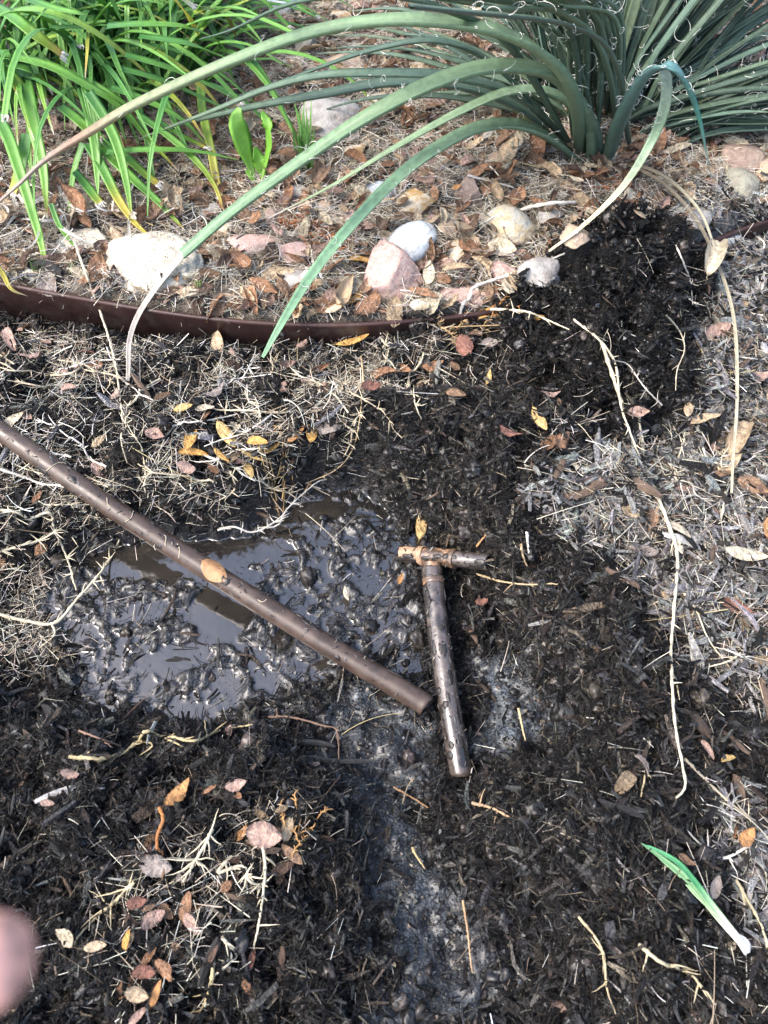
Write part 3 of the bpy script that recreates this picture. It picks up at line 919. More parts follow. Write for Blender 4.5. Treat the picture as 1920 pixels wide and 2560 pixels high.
# hand placed leaves: x, y, length, angle, kind, colour, label
HAND = [
    (910, 1132, 66, 78, 'oval', 'yellow', 'clean yellow oval leaf lying on black mulch just above the tee pipe', .95),
    (748, 1282, 36, 100, 'oval', 'cream', 'tiny cream leaf floating alone on the sludge of the puddle', .9),
    (1166, 905, 58, -62, 'oval', 'yellow', 'yellow oval leaf leaning on the dark mound right of centre', 1),
    (1240, 1003, 62, -50, 'oblong', 'cream', 'slim cream leaf with a pinkish half below the dark mound', .5),
    (1536, 782, 66, -18, 'oval', 'tan', 'tan oval leaf at the right foot of the black heap', 1.1),
    (1642, 760, 50, -25, 'oval', 'tan', 'tan oval leaf at the right edge above the pink leaf', 1.1),
    (1610, 1196, 104, -10, 'oval', 'cream', 'large pale yellow oval leaf on the silvery mulch at the right edge', .95),
    (1462, 1140, 74, -40, 'oval', 'cream', 'pale oval leaf threaded under the long straw runner', 1.1),
    (1466, 1178, 44, -80, 'oval', 'cream', 'short cream leaf under the knot of the long straw runner', 1.1),
    (762, 736, 76, 12, 'oval', 'golden', 'golden oval leaf against the middle of the brown steel edging', 1.1),
    (488, 940, 66, -58, 'oval', 'yellow', 'pale yellow oval leaf standing in the golden leaf cluster', 1.1),
    (414, 945, 60, 76, 'oblong', 'golden', 'golden leaf upright behind the black bark shard', .8),
    (418, 980, 66, -4, 'oblong', 'golden', 'golden leaf lying under the black bark shard', .7),
    (556, 956, 48, -8, 'oblong', 'golden', 'rounded golden leaf topmost of the golden cluster', 1.1),
    (590, 965, 52, 35, 'oblong', 'golden', 'slanting golden leaf right end of the golden cluster', .9),
    (545, 985, 56, -20, 'oval', 'yellow', 'yellow leaf in the middle of the golden cluster', 1.1),
    (478, 985, 50, -48, 'oval', 'golden', 'narrow golden leaf at the lower left of the golden cluster', .9),
    (535, 1012, 50, -70, 'oval', 'yellow', 'yellow leaf lowest of the golden cluster', 1.0),
    (672, 932, 48, 80, 'oval', 'golden', 'small spotted golden leaf beside the pale pink leaf', 1.2),
    (640, 940, 46, 35, 'oblong', 'orange', 'orange leaf left of the small spotted golden leaf', .8),
    (712, 920, 66, 60, 'toothed', 'grey-brown', 'pale pinkish toothed leaf on straw between golden leaves and black mound', 1.1),
    (1378, 892, 50, 5, 'toothed', 'pinkish', 'pinkish toothed leaf right of the dark mound on the straw runner', 1),
    (1212, 952, 50, 60, 'toothed', 'rusty', 'rusty leaf half hidden behind the slim cream leaf', 1),
    (1190, 852, 44, 12, 'toothed', 'pinkish', 'crumpled pink leaf on the crest of the dark mound', 1),
    (1102, 935, 54, -15, 'toothed', 'red-brown', 'red-brown leaf sunk in the black mound', .8),
    (572, 1803, 84, -8, 'toothed', 'pinkish', 'broad tan-pink toothed leaf on black mulch in the lower left', 1.1),
    (524, 1800, 46, 60, 'toothed', 'orange', 'bright orange leaf touching the broad tan-pink leaf', .9),
    (622, 1790, 60, 75, 'oblong', 'tan', 'crumpled tan leaf right of the broad tan-pink leaf', 1),
    (338, 1870, 78, -8, 'toothed', 'grey-brown', 'grey-brown toothed leaf below the orange curled root', 1),
    (386, 1714, 84, 52, 'toothed', 'orange', 'long orange toothed leaf beside the orange curled root', .8),
    (512, 1696, 54, 15, 'toothed', 'pinkish', 'pink leaf with a dark stalk right of the long orange leaf', .9),
    (460, 1700, 50, 40, 'oblong', 'rusty', 'rusty leaf between the long orange leaf and the pink leaf', .7),
    (152, 1672, 42, -5, 'toothed', 'pinkish', 'small pinkish leaf above the grey weathered stick', .9),
    (102, 1735, 32, 0, 'oblong', 'pinkish', 'small pink scrap at the lower end of the grey weathered stick', 1),
    (330, 1985, 66, 40, 'toothed', 'pinkish', 'shiny pink leaf in the leaf pile at the lower left', 1),
    (298, 1950, 50, 10, 'toothed', 'red-brown', 'dark reddish leaf behind the shiny pink leaf', 1),
    (402, 1958, 70, 78, 'oblong', 'rusty', 'rusty folded leaf upright beside the shiny pink leaf', .9),
    (415, 1995, 56, -50, 'oblong', 'pinkish', 'pinkish leaf below the rusty folded leaf', 1),
    (402, 1890, 56, 20, 'toothed', 'grey-brown', 'pale crumpled leaf at the foot of the straw bundle', .9),
    (205, 2045, 50, 5, 'oval', 'tan', 'tan shell-shaped leaf at the left of the leaf pile', 1.3),
    (276, 2030, 48, 80, 'oblong', 'golden', 'golden spotted leaf left of the leaf pile', 1),
    (312, 2100, 56, 5, 'toothed', 'red-brown', 'reddish leaf in the bottom leaf group', 1),
    (358, 2095, 60, -50, 'toothed', 'rusty', 'rusty toothed leaf in the bottom leaf group', .9),
    (338, 2145, 66, 68, 'oblong', 'orange', 'slender orange leaf standing in the bottom leaf group', .7),
    (296, 2150, 54, -10, 'toothed', 'tan', 'tan crumpled leaf in the bottom leaf group', 1),
    (300, 2195, 60, 50, 'oblong', 'pinkish', 'pink leaf cut by the bottom edge of the picture', .9),
    (460, 2060, 54, 60, 'oblong', 'dark brown', 'dark brown leaf right of the leaf pile', .9),
    (545, 2070, 50, 78, 'oblong', 'red-brown', 'dark reddish leaf below the upright straw stalk', .9),
    (610, 2065, 46, 85, 'oblong', 'dark brown', 'brown leaf right of the upright straw stalk', .8),
    (1006, 750, 50, -62, 'toothed', 'red-brown', 'small red leaf beside the tan cedar sprig', 1.1),
    (1058, 742, 44, 10, 'toothed', 'grey-brown', 'greyish leaf between small red leaf and black heap', 1.1),
    (1050, 670, 52, 55, 'oval', 'golden', 'golden leaf at the right end of the edging behind the cedar sprig', 1.2),
    (1160, 690, 34, 20, 'oblong', 'golden', 'small golden leaf on black mulch right of the cedar sprig', 1),
    (1055, 820, 44, 80, 'oval', 'yellow', 'thin yellow leaf on edge at the left end of the dark mound', .6),
    (1614, 1810, 50, 60, 'toothed', 'orange', 'orange leaf nearest the right edge above the green shoot', 1),
    (1588, 1795, 36, 70, 'oblong', 'rusty', 'rusty leaf tucked behind the right-hand orange leaf', 1),
    (1480, 1862, 56, -20, 'ribbed', 'brown', 'ribbed brown leaf under the tip of the green shoot', 1.2),
    (1546, 1915, 56, 75, 'oblong', 'grey-brown', 'grey leaf standing right of the green shoot', 1.1),
    (1585, 1305, 90, -28, 'toothed', 'red-brown', 'dark reddish toothed leaf on silvery mulch below the large pale leaf', .8),
    (1550, 1290, 42, -70, 'toothed', 'rusty', 'rusty leaf piece left of the dark reddish leaf', .8),
    (1655, 1140, 44, 85, 'oval', 'orange', 'bright orange leaf cut by the right edge above the large pale leaf', 1.1),
    (1384, 1655, 60, -62, 'ribbed', 'grey-brown', 'brown rolled leaf right of the straw runner tip', .6),
    (1528, 1620, 52, -60, 'oblong', 'pinkish', 'dull pink wet leaf in black mulch near the right edge', .8),
    (1572, 1640, 34, 15, 'oblong', 'yellow', 'small yellowish leaf beside the dull pink wet leaf', 1.1),
    (1040, 1300, 30, 20, 'toothed', 'red-brown', 'small reddish leaf right of the standing pipe', 1.1),
    (865, 1250, 24, 70, 'oblong', 'orange', 'tiny orange leaf scrap left of the tee pipe', 1),
    (66, 770, 46, 15, 'toothed', 'pinkish', 'pinkish leaf below the left end of the edging', 1.1),
    (24, 735, 50, -60, 'oblong', 'pinkish', 'tan-pink leaf leaning at the left edge below the edging', .9),
    (72, 822, 1, 0, 'oblong', 'pinkish', None, .1),
    (155, 800, 48, 12, 'toothed', 'pinkish', 'pink toothed leaf under the left part of the edging', .9),
    (467, 846, 52, 40, 'toothed', 'grey-brown', 'greyish pink toothed leaf in the middle of the straw bank', 1),
    (470, 745, 56, 82, 'oval', 'tan', 'tan leaf hanging from straw below the steel edging', 1.1),
    (335, 940, 48, -15, 'toothed', 'pinkish', 'pink leaf behind the black bark shard', 1.1),
    (28, 905, 56, 15, 'oval', 'cream', 'cream oval leaf just above the pipe at the left edge', 1.3),
    (212, 1020, 44, -40, 'toothed', 'pinkish', 'mottled pink leaf just above the long pipe', 1),
    (404, 1010, 42, -15, 'toothed', 'pinkish', 'small pale pink leaf below the golden leaves', 1.1),
    (442, 882, 44, 10, 'oblong', 'cream', 'whitish leaf in straw above the black bark shard', 1),
    (395, 880, 46, 5, 'oval', 'yellow', 'yellow leaf beside the whitish leaf in the straw', 1),
    (240, 690, 40, -35, 'oblong', 'rusty', 'rusty scrap lying on the soil below the edging', 1),
    (832, 815, 70, 10, 'ribbed', 'rusty', 'rusty crumpled leaf at the left end of the dark mound', .8),
    (870, 800, 50, -20, 'toothed', 'rusty', 'second rusty leaf at the left end of the dark mound', 1),
    (800, 835, 52, 25, 'toothed', 'red-brown', 'dark red leaf under the rusty crumpled leaf', 1),
    (935, 790, 50, 15, 'toothed', 'rusty', 'rusty red leaf left of the small golden leaf', 1),
    (985, 850, 46, -10, 'oblong', 'brown', 'brown leaf on the left crest of the dark mound', 1),
    (690, 800, 54, 30, 'ribbed', 'rusty', 'rusty rolled leaf below the edging', .7),
    (1012, 530, 96, -38, 'ribbed', 'tan', 'large arched tan leaf between the grey and white stones', .9),
    (1062, 545, 66, 60, 'ribbed', 'brown', 'rolled brown leaf leaning on the grey speckled stone', .7),
    (925, 560, 72, 75, 'ribbed', 'brown', 'brown leaf upright right of the white stone', .8),
    (985, 580, 62, 4, 'oblong', 'tan', 'tan wavy leaf above the flat pink stone', .8),
    (925, 590, 50, 80, 'oval', 'cream', 'cream oval leaf right of the large pink stone', 1.1),
    (986, 404, 22, 0, 'oval', 'orange', 'tiny bright orange leaf among the stones', 1.9),
    (1382, 460, 40, 85, 'oval', 'tan', 'oval tan leaf at the top of the black heap', 1.6),
    (1118, 428, 52, 70, 'toothed', 'rusty', 'upright rusty pointed leaf in front of the yucca', .9),
    (1162, 325, 66, -65, 'ribbed', 'rusty', 'big rusty brown leaf at the left foot of the yucca', 1),
    (1100, 325, 56, 60, 'oblong', 'tan', 'tan leaf left of the yucca foot', 1),
    (1540, 560, 90, 70, 'ribbed', 'cream', 'pale ribbed curled leaf right of the black heap', .7),
    (1610, 570, 90, 10, 'ribbed', 'tan', 'tan curled leaf at the right edge beyond the ribbed curled leaf', .9),
    (1598, 950, 90, 60, 'ribbed', 'tan', 'tan ribbed leaf topmost in the right-hand leaf pile', .8),
    (1570, 1010, 80, 40, 'ribbed', 'tan', 'ribbed leaf left in the right-hand leaf pile', .8),
    (1632, 1010, 84, 20, 'ribbed', 'brown', 'brown ribbed leaf at the right edge in the leaf pile', .8),
    (1535, 960, 70, 15, 'toothed', 'pinkish', 'pinkish leaf at the left of the right-hand leaf pile', .9),
    (1625, 1050, 80, -20, 'toothed', 'brown', 'brown leaf lowest in the right-hand leaf pile', .9),
    (1640, 812, 54, 10, 'toothed', 'pinkish', 'pink leaf at the right edge above the leaf pile', 1),
    (1520, 905, 70, 10, 'oblong', 'tan', 'long tan leaf above the right-hand leaf pile', .7),
    (1490, 880, 56, 70, 'oval', 'tan', 'tan leaf on edge at the foot of the black heap', .8),
    (530, 575, 80, -45, 'ribbed', 'rusty', 'rolled reddish leaf right of the pitted limestone', .7),
    (600, 590, 74, 8, 'oblong', 'tan', 'tan leaf leaning on the pink stone beside the limestone', .8),
    (570, 620, 70, -20, 'toothed', 'rusty', 'rusty leaf just beyond the middle of the edging', .7),
    (740, 640, 96, 70, 'ribbed', 'tan', 'long curved tan leaf left of the large pink stone', .6),
    (725, 665, 50, 20, 'oval', 'cream', 'cream leaf at the edging below the long curved leaf', 1.2),
    (410, 635, 46, 15, 'oblong', 'cream', 'cream leaf at the edging right of the limestone', 1),
    (830, 490, 56, 65, 'ribbed', 'brown', 'brown curled leaf left of the white stone', .9),
    (790, 625, 46, 75, 'ribbed', 'brown', 'dark brown leaf against the left face of the pink stone', .9),
    (780, 565, 56, -10, 'oblong', 'golden', 'golden leaf above the large pink stone', .8),
    (255, 515, 46, -60, 'oval', 'tan', 'tan oval leaf above the pitted limestone', 1),
    (690, 380, 60, 60, 'ribbed', 'brown', 'folded brown leaf right of the green weed', .9),
    (450, 540, 60, 35, 'toothed', 'brown', 'brown leaf lying against the right end of the limestone', .9),
    (175, 440, 80, -50, 'ribbed', 'rusty', 'long rusty leaf under the strap leaf clump', .6),
    (340, 465, 70, 30, 'ribbed', 'brown', 'brown leaf at the front of the strap leaf clump', .8),
    (600, 1240, 1, 0, 'oval', 'tan', None, .1),
]
NHAND = 0
for (x, y, l, a, kd, cn, lb, wd) in HAND:
    if lb is None: continue
    put_leaf(x, y, l, a, kd, cn, lb, wide=wd, tilt=.28); NHAND += 1

# the orange-tan leaf stuck on the long pipe is placed after the pipe

# more leaves lying about, each an object; labels written at the end
def scatter_leaves(n, w, kinds, colours, lpx, dz=(.004, .02)):
    pts = sample(n, w, wide=False)
    for (x, y) in pts:
        z = hgt(x, y) + random.uniform(*dz)
        kd = random.choices([k[0] for k in kinds], [k[1] for k in kinds])[0]
        cn = random.choices([c[0] for c in colours], [c[1] for c in colours])[0]
        o = obj('fallen_leaf', LEAF_MESH[kd][random.randrange(5)], None, None, 'leaf', 'fallen leaves')
        L_ = random.uniform(*lpx)
        o.location = (x, y, z); o.scale = (L_, L_ * random.uniform(.75, 1.15), L_)
        o.rotation_euler = (random.gauss(0, .3), random.gauss(0, .25), random.uniform(0, 6.28))
        k_ = random.uniform(.8, 1.2); cc = LC[cn]
        o.color = (cc[0] * k_, cc[1] * k_, cc[2] * k_, 1)
        CATALOG.append([o, {'oval': 'oval leaf', 'oblong': 'narrow leaf', 'toothed': 'toothed leaf', 'ribbed': 'curled leaf'}[kd], cn])


RC = [('tan', 4), ('brown', 4), ('cream', 2), ('rusty', 2), ('dark brown', 2), ('pinkish', 1.5), ('grey-brown', 2), ('golden', .6)]
scatter_leaves(128, zone_w(dark=0, rock=1, silver=.0, grass=0, heap=.05), [('oval', 4), ('oblong', 3), ('toothed', 2), ('ribbed', 3)], RC, (.028, .065))
scatter_leaves(24, zone_w(dark=.0, silver=1, rock=0, heap=0), [('oval', 3), ('oblong', 1), ('toothed', 2), ('ribbed', 2)], RC, (.03, .06))
scatter_leaves(26, zone_w(dark=.12, silver=0, rock=0, grass=1, mud=0, puddle=0, heap=.1), [('toothed', 4), ('oblong', 2)], [('pinkish', 4), ('red-brown', 2), ('brown', 2), ('rusty', 1)], (.016, .03))

# the rest of the leaf litter as a mass
PR_L = [bpy.data.objects.new('piece', mesh('piece', *leaf_arrays(kd, 31 * s_ + 5, lo=True)[:2], None, True, MI['leaf'])) for kd in ('oval', 'oblong', 'toothed', 'ribbed') for s_ in range(4)]
xy = sample(3600, zone_w(dark=.012, rock=1, silver=.2, grass=.10, heap=0, mud=0, puddle=0, pile=.7)); n = len(xy)
L = rng.uniform(.020, .058, n) * np.where(lut(ZN['rock'], xy[:, 0], xy[:, 1]) > .5, 1, .62)
cl = np.array([LC[k] for k in ('tan', 'brown', 'cream', 'rusty', 'dark brown', 'brown', 'pinkish', 'tan', 'rusty')])
scatter('leaf_litter', PR_L, lift(xy, .0, .021), euler(n, .35, .4), np.column_stack([L, L, L]), cl[rng.integers(len(cl), size=n)] * rng.uniform(.6, 1.55, (n, 1)))


# ------------------------------------------------------------------ stones
ICO = icosphere(4)


def stone_mat(name, c1, c2, speck, scale, pits=False, rough=.75):
    m = bpy.data.materials.new(name); nt, b = nodes(m)
    tc = add(nt, 'ShaderNodeTexCoord')
    n1 = add(nt, 'ShaderNodeTexNoise', Scale=scale * .25, Detail=6.0, Roughness=.6)
    n2 = add(nt, 'ShaderNodeTexNoise', Scale=scale, Detail=4.0, Roughness=.7)
    v1 = add(nt, 'ShaderNodeTexVoronoi', Scale=scale * .55)
    for n_ in (n1, n2, v1): nt.links.new(tc.outputs['Object'], n_.inputs['Vector'])
    col = mixc(nt, 'MIX', ramp(nt, n1.outputs[0], [(.44, g(0)), (.56, g(1))]), (*c1, 1), (*c2, 1))
    n3 = add(nt, 'ShaderNodeTexNoise', Scale=scale * .12, Detail=8.0, Roughness=.7); nt.links.new(tc.outputs['Object'], n3.inputs['Vector'])
    col = mixc(nt, 'MIX', ramp(nt, n3.outputs[0], [(.52, g(0)), (.64, g(.65))]), col, (.13, .10, .075, 1))
    col = mixc(nt, 'MIX', ramp(nt, n2.outputs[0], [(.56, g(0)), (.66, g(.8))]), col, (*speck, 1))
    bp = add(nt, 'ShaderNodeBump', Strength=.9, Distance=.003)
    nt.links.new(n2.outputs[0], bp.inputs['Height'])
    if pits:
        pm = ramp(nt, v1.outputs['Distance'], [(.12, g(0)), (.22, g(1))])
        b2 = add(nt, 'ShaderNodeBump', Strength=1.0, Distance=.004)
        nt.links.new(pm, b2.inputs['Height']); nt.links.new(bp.outputs[0], b2.inputs['Normal']); bp = b2
    nt.links.new(col, b.inputs['Base Color']); b.inputs['Roughness'].default_value = rough
    nt.links.new(bp.outputs[0], b.inputs['Normal'])
    return m


SM = {
    'limestone': stone_mat('pitted_limestone', (.50, .45, .35), (.62, .57, .46), (.30, .25, .17), 260, True),
    'pink': stone_mat('pink_granite', (.44, .28, .24), (.52, .37, .32), (.64, .56, .52), 330),
    'white': stone_mat('white_quartz', (.62, .64, .64), (.54, .57, .58), (.66, .66, .64), 80, rough=.5),
    'ochre': stone_mat('ochre_quartzite', (.50, .43, .32), (.36, .22, .08), (.60, .56, .48), 160),
    'grey': stone_mat('grey_stone', (.36, .34, .31), (.27, .25, .23), (.46, .43, .38), 200),
    'speckled': stone_mat('speckled_stone', (.42, .40, .34), (.50, .40, .24), (.30, .29, .27), 220),
    'tan': stone_mat('tan_stone', (.42, .31, .21), (.34, .26, .20), (.52, .44, .34), 180),
    'green': stone_mat('greenish_stone', (.30, .29, .22), (.24, .22, .17), (.40, .37, .30), 260),
    'blue': stone_mat('bluish_stone', (.44, .48, .50), (.36, .40, .43), (.55, .57, .57), 140),
    'brown': stone_mat('brown_stone', (.24, .17, .135), (.33, .25, .20), (.40, .33, .28), 200),
}


def stone(px, py, w, h, kind, label, ang=0, angular=0.0, flat=.6, sink=.2, seed=None):
    seed = int(px * 7 + py) if seed is None else seed
    r = np.random.default_rng(seed)
    c = at(px, py)
    w *= 1.05; h *= 1.06
    rx = size_at(c, w) / 2
    # image height covers the depth of the stone and its rise
    dep = math.asin(min(1, (CAM_H - c.z) / math.hypot(c.x, c.y, CAM_H - c.z)))
    full = size_at(c, h) / 2
    rz = min(rx, full) * flat
    ry = max(rx * .45, (full ** 2 - (rz * math.cos(dep)) ** 2) ** .5 / math.sin(dep) if full > rz * math.cos(dep) else rx * .6)
    V = ICO[0].copy()
    if angular:
        for _ in range(int(10 + r.integers(6))):
            nrm = r.normal(0, 1, 3); nrm /= np.linalg.norm(nrm)
            d0 = r.uniform(.45, .8)
            s = V @ nrm
            V = V - np.maximum(s - d0, 0)[:, None] * nrm * min(1, angular + .15)
    nse = fbm(V[:, 0] * 1.6 + seed, V[:, 1] * 1.6 + V[:, 2] * 1.3, 3, seed % 97)
    nse2 = fbm(V[:, 0] * 7 + seed, V[:, 1] * 7 + V[:, 2] * 6, 3, seed % 89)
    V = V / np.percentile(np.linalg.norm(V[:, :2], axis=1), 97)
    V = V * (1 + (.09 if angular else .13) * nse + .02 * nse2 * (2.2 if angular else .6))[:, None]
    if px == 835: V[:, 0] *= 1 - .72 * sstep(-.35, 1, V[:, 1])
    if kind == 'limestone':
        for _ in range(90):
            d_ = r.normal(0, 1, 3); d_[2] = abs(d_[2]); d_ /= np.linalg.norm(d_)
            s = np.arccos(np.clip((ICO[0] @ d_), -1, 1)); rad = r.uniform(.05, .12)
            V *= (1 - .07 * np.exp(-(s / rad) ** 2))[:, None]
    V = V * np.array((rx, ry, rz))
    me = mesh('stone', V, ICO[1], None, True, SM[kind])
    o = obj('stone', me, None, label, 'stone', 'stones of the rock bed')
    o.rotation_euler = (0, r.normal(0, .08), math.radians(ang))
    o.location = (c.x, c.y, c.z + rz * (.5 - sink))
    return o


for a in STONES:
    stone(*a)

# ------------------------------------------------------------------ steel edging
pts = [P(x, y, .058) for x, y in EDGE_PX]
n = 130
C, Ltot = catmull(pts, n)
C[:, 2] += .004 * np.sin(np.linspace(0, 9, n)); C[:, 2] -= .024 * sstep(.55, .70, np.linspace(0, 1, n))
T = np.gradient(C, axis=0); T[:, 2] = 0; T /= np.linalg.norm(T, axis=1, keepdims=True)
N = np.stack([-T[:, 1], T[:, 0], 0 * T[:, 0]], 1)
prof = [(-.0022, -.13), (.0022, -.13), (.0022, -.006), (.0036, -.003), (.003, .0), (0, .0012), (-.003, .0), (-.0036, -.003), (-.0022, -.006)]
V = np.stack([C + N * a + np.array((0, 0, b_)) for a, b_ in prof], 1)
k_ = len(prof)
F = [(i * k_ + j, i * k_ + (j + 1) % k_, (i + 1) * k_ + (j + 1) % k_, (i + 1) * k_ + j) for i in range(n - 1) for j in range(k_)]
obj('garden_edging', mesh('garden_edging', V, np.array(F), None, True, M['edge']), None,
    'brown painted steel edging strip curving between rock bed and mulch', 'edging')


# ------------------------------------------------------------------ pipes
def pipe_mesh(name, pts, r, ri, mat_, n=60, sides=28, wob=0.0, flare=0.0, seed=1):
    C, L_ = catmull(pts, n)
    rr = np.random.default_rng(seed)
    Ro = np.full(n, r) * (1 + wob * fbm(np.linspace(0, L_ * 22, n), np.zeros(n), 2, seed))
    V, F = tubes(C[None], Ro[None], sides)
    Vi, Fi = tubes(C[None], np.full((1, n), ri), sides)
    V = V.reshape(n, sides, 3); Vi = Vi.reshape(n, sides, 3)
    # a ragged cut
    for e, s in ((0, -1), (n - 1, 1)):
        d = C[min(e + 1, n - 1)] - C[max(e - 1, 0)]; d /= np.linalg.norm(d)
        j = (rr.random(sides) * .0012 + .0015 * np.sin(np.arange(sides) * 2 * math.pi / sides + seed))[:, None] * d
        V[e] += j; Vi[e] += j
    allV = np.concatenate([V.reshape(-1, 3), Vi.reshape(-1, 3)])
    o_ = n * sides
    F = F.tolist() + [(o_ + a, o_ + d_, o_ + c, o_ + b_) for a, b_, c, d_ in F.tolist()]
    for e in (0, n - 1):
        for j in range(sides):
            j2 = (j + 1) % sides
            q_ = (e * sides + j, e * sides + j2, o_ + e * sides + j2, o_ + e * sides + j)
            F.append(q_ if e else q_[::-1])
    return mesh(name, allV, np.array(F), None, True, mat_)


def crumbs_on(pts, r, n_, seed, spread=1.0, top=True, size=(.001, .003), stretch=1.0):
    """bits of bark stuck on a pipe"""
    rr = np.random.default_rng(seed)
    C, L_ = catmull(pts, 200)
    i = rr.integers(2, 197, n_)
    T_ = np.gradient(C, axis=0)[i]; T_ /= np.linalg.norm(T_, axis=1, keepdims=True)
    A = np.cross(T_, (0, 0, 1)); A /= np.linalg.norm(A, axis=1, keepdims=True); B = np.cross(A, T_)
    an = rr.normal(math.pi / 2, spread, n_)
    p = C[i] + (A * np.cos(an)[:, None] + B * np.sin(an)[:, None]) * (r + .0003)
    L = rr.uniform(size[0], size[1], n_) * 2
    global rng
    old = rng; rng = rr
    out = slivers(p, L * stretch, L * .35, L * .22, .3, pick(n_, BLACK))
    rng = old
    return out


LP = [P(-190, 805, .052), P(0, 930, .042), P(220, 1082, .014), P(440, 1225, -.018), P(680, 1377, -.040), P(900, 1510, -.055), P(922, 1526, -.056)]
t = thing('long_pipe', 'long dull brown pipe lying across the puddle with an open lower end', 'pipe', tuple(at(440, 1225)))
PR = .0147


def under(o, parent):
    o.parent = parent
    o.matrix_parent_inverse = Matrix.Translation(-Vector(parent.location))
    return o


under(obj('tube', pipe_mesh('tube', LP, PR, .0122, M['pipe'], 110, 30, .03, seed=3)), t)
v, f, c = crumbs_on(LP, PR, 150, 5, .8, size=(.001, .0032), stretch=1.6)
under(obj('stuck_bark', mesh('stuck_bark', v, f, c, False, M['shred']), kind='stuff'), t)
def mud_on(pts, r, n_, seed, size=(.002, .006)):
    rr = np.random.default_rng(seed)
    C, _l = catmull(pts, 200)
    T_ = np.gradient(C, axis=0); T_ /= np.linalg.norm(T_, axis=1, keepdims=True)
    Vs, Fs = [], []
    for k_ in range(n_):
        i = int(rr.integers(4, 195)); t1 = T_[i]
        A = np.cross(t1, (0, 0, 1)); A /= np.linalg.norm(A); B = np.cross(A, t1)
        an = rr.choice([rr.normal(.3, .5), rr.normal(2.8, .5), rr.uniform(0, math.pi)])
        nrm = A * math.cos(an) + B * math.sin(an); sdv = np.cross(nrm, t1)
        v = CLOD[0] * (1 + .5 * fbm(CLOD[0][:, 0] * 2 + k_, CLOD[0][:, 1] * 2 + CLOD[0][:, 2] * 2, 3, seed + k_))[:, None]
        s_ = rr.uniform(*size)
        Vs.append(C[i] + nrm * r + (v[:, :1] * t1 * s_ * rr.uniform(1, 2.6) + v[:, 1:2] * sdv * s_ + v[:, 2:] * nrm * s_ * .32)); Fs.append(CLOD[1] + k_ * len(v))
    V = np.concatenate(Vs)
    return mesh('mud', V, np.concatenate(Fs), np.tile((.022, .018, .016), (len(V), 1)), True, M['crumb'])


under(obj('mud', mud_on(LP, PR - .0004, 34, 21), kind='stuff'), t)
for i_, (x, y, a_, l_) in enumerate([(132, 1046, 20, .03), (372, 1195, -75, .03), (352, 1178, -60, .02), (250, 1098, -40, .018), (560, 1290, 10, .015), (300, 1118, 60, .02)]):
    pc = P(x, y, 0); j_ = int(np.argmin(np.linalg.norm(catmull(LP, 300)[0][:, :2] - np.array(pc[:2]), axis=1))); cz = catmull(LP, 300)[0][j_]
    u_ = np.array((math.cos(math.radians(a_)), math.sin(math.radians(a_)), 0))
    q_ = np.linspace(-.5, .5, 9)[:, None]
    cc_ = cz + np.array((0, 0, PR + .0008)) + u_ * q_ * l_ + np.array((-u_[1], u_[0], 0)) * np.sin(q_ * 5 + i_) * .003; cc_[:, 2] -= (q_[:, 0] * l_) ** 2 / (2 * PR) * .9
    v, f = tubes(cc_[None], np.full((1, 9), .0007), 4)
    under(obj('stuck_fibre', mesh('stuck_fibre', v, f, np.tile((.5, .42, .3), (len(v), 1)), True, M['straw'])), t)
# leaf stuck on it
p1, p2 = P(430, 1222, .0), P(494, 1240, -.008)
c0, _ = catmull(LP, 300)
i0 = int(np.argmin(np.linalg.norm(c0[:, :2] - np.array(((p1 + p2) / 2)[:2]), axis=1)))
o = obj('fallen_leaf', LEAF_MESH['oblong'][0], None, 'tan orange-rimmed leaf stuck on top of the long pipe', 'leaf', 'fallen leaves')
cmid = Vector(c0[i0])
v0, f0, cc0 = leaf_arrays('oblong', 77)
ll = .046
V = v0.copy(); V[:, 0] *= ll; V[:, 1] *= ll * 1.35
V[:, 2] = np.sqrt(np.maximum(0, (PR + .0012) ** 2 - np.minimum(np.abs(V[:, 1]), PR * .95) ** 2)) + .0003 + .0006 * fbm(V[:, 0] * 90, V[:, 1] * 90, 2, 3)
o.data = mesh('leaf_on_pipe', V, f0, cc0, True, M['leaf'])
dd = Vector(c0[i0 + 3] - c0[i0 - 3])
o.rotation_euler = dd.to_track_quat('X', 'Z').to_euler()
o.location = cmid
o.color = (.50, .27, .13, 1)

# tee
TZ = -.052
tee = thing('tee_pipe', 'broken muddy pipe tee with clay smeared open arm and long stem', 'pipe fitting', tuple(P(935, 1230, TZ)))
crossA, crossB = P(866, 1196, at(866, 1196).z + .010), P(1056, 1214, at(1056, 1214).z + .014)

cm = (crossA + crossB) / 2 + Vector((0, 0, .001))
R1 = .0118
fr = lambda t_: crossA.lerp(crossB, t_)
under(obj('open_arm', pipe_mesh('open_arm', [fr(-.0), fr(.1), fr(.2), fr(.26)], R1 * 1.02, .0098, M['pipe_clay'], 14, 28, .06, seed=9)), tee)
under(obj('collar', pipe_mesh('collar', [fr(.22), fr(.25), fr(.28)], R1 * 1.16, .010, M['pipe_clay'], 6, 28, .05, seed=10)), tee)
under(obj('crossbar', pipe_mesh('crossbar', [fr(.27), fr(.45), fr(.62)], R1 * 1.10, .0095, M['pipe_tee'], 20, 28, .05, seed=11)), tee)
under(obj('far_arm', pipe_mesh('far_arm', [fr(.60), fr(.8), fr(1.0)], R1 * 1.0, .0095, M['pipe_wet'], 20, 28, .03, seed=12)), tee)
ST = [P(933, 1228, TZ + .010), P(942, 1320, TZ + .009), P(958, 1440, TZ + .005), P(975, 1550, TZ + .002), P(992, 1650, TZ - .005), P(996, 1672, TZ - .008)]
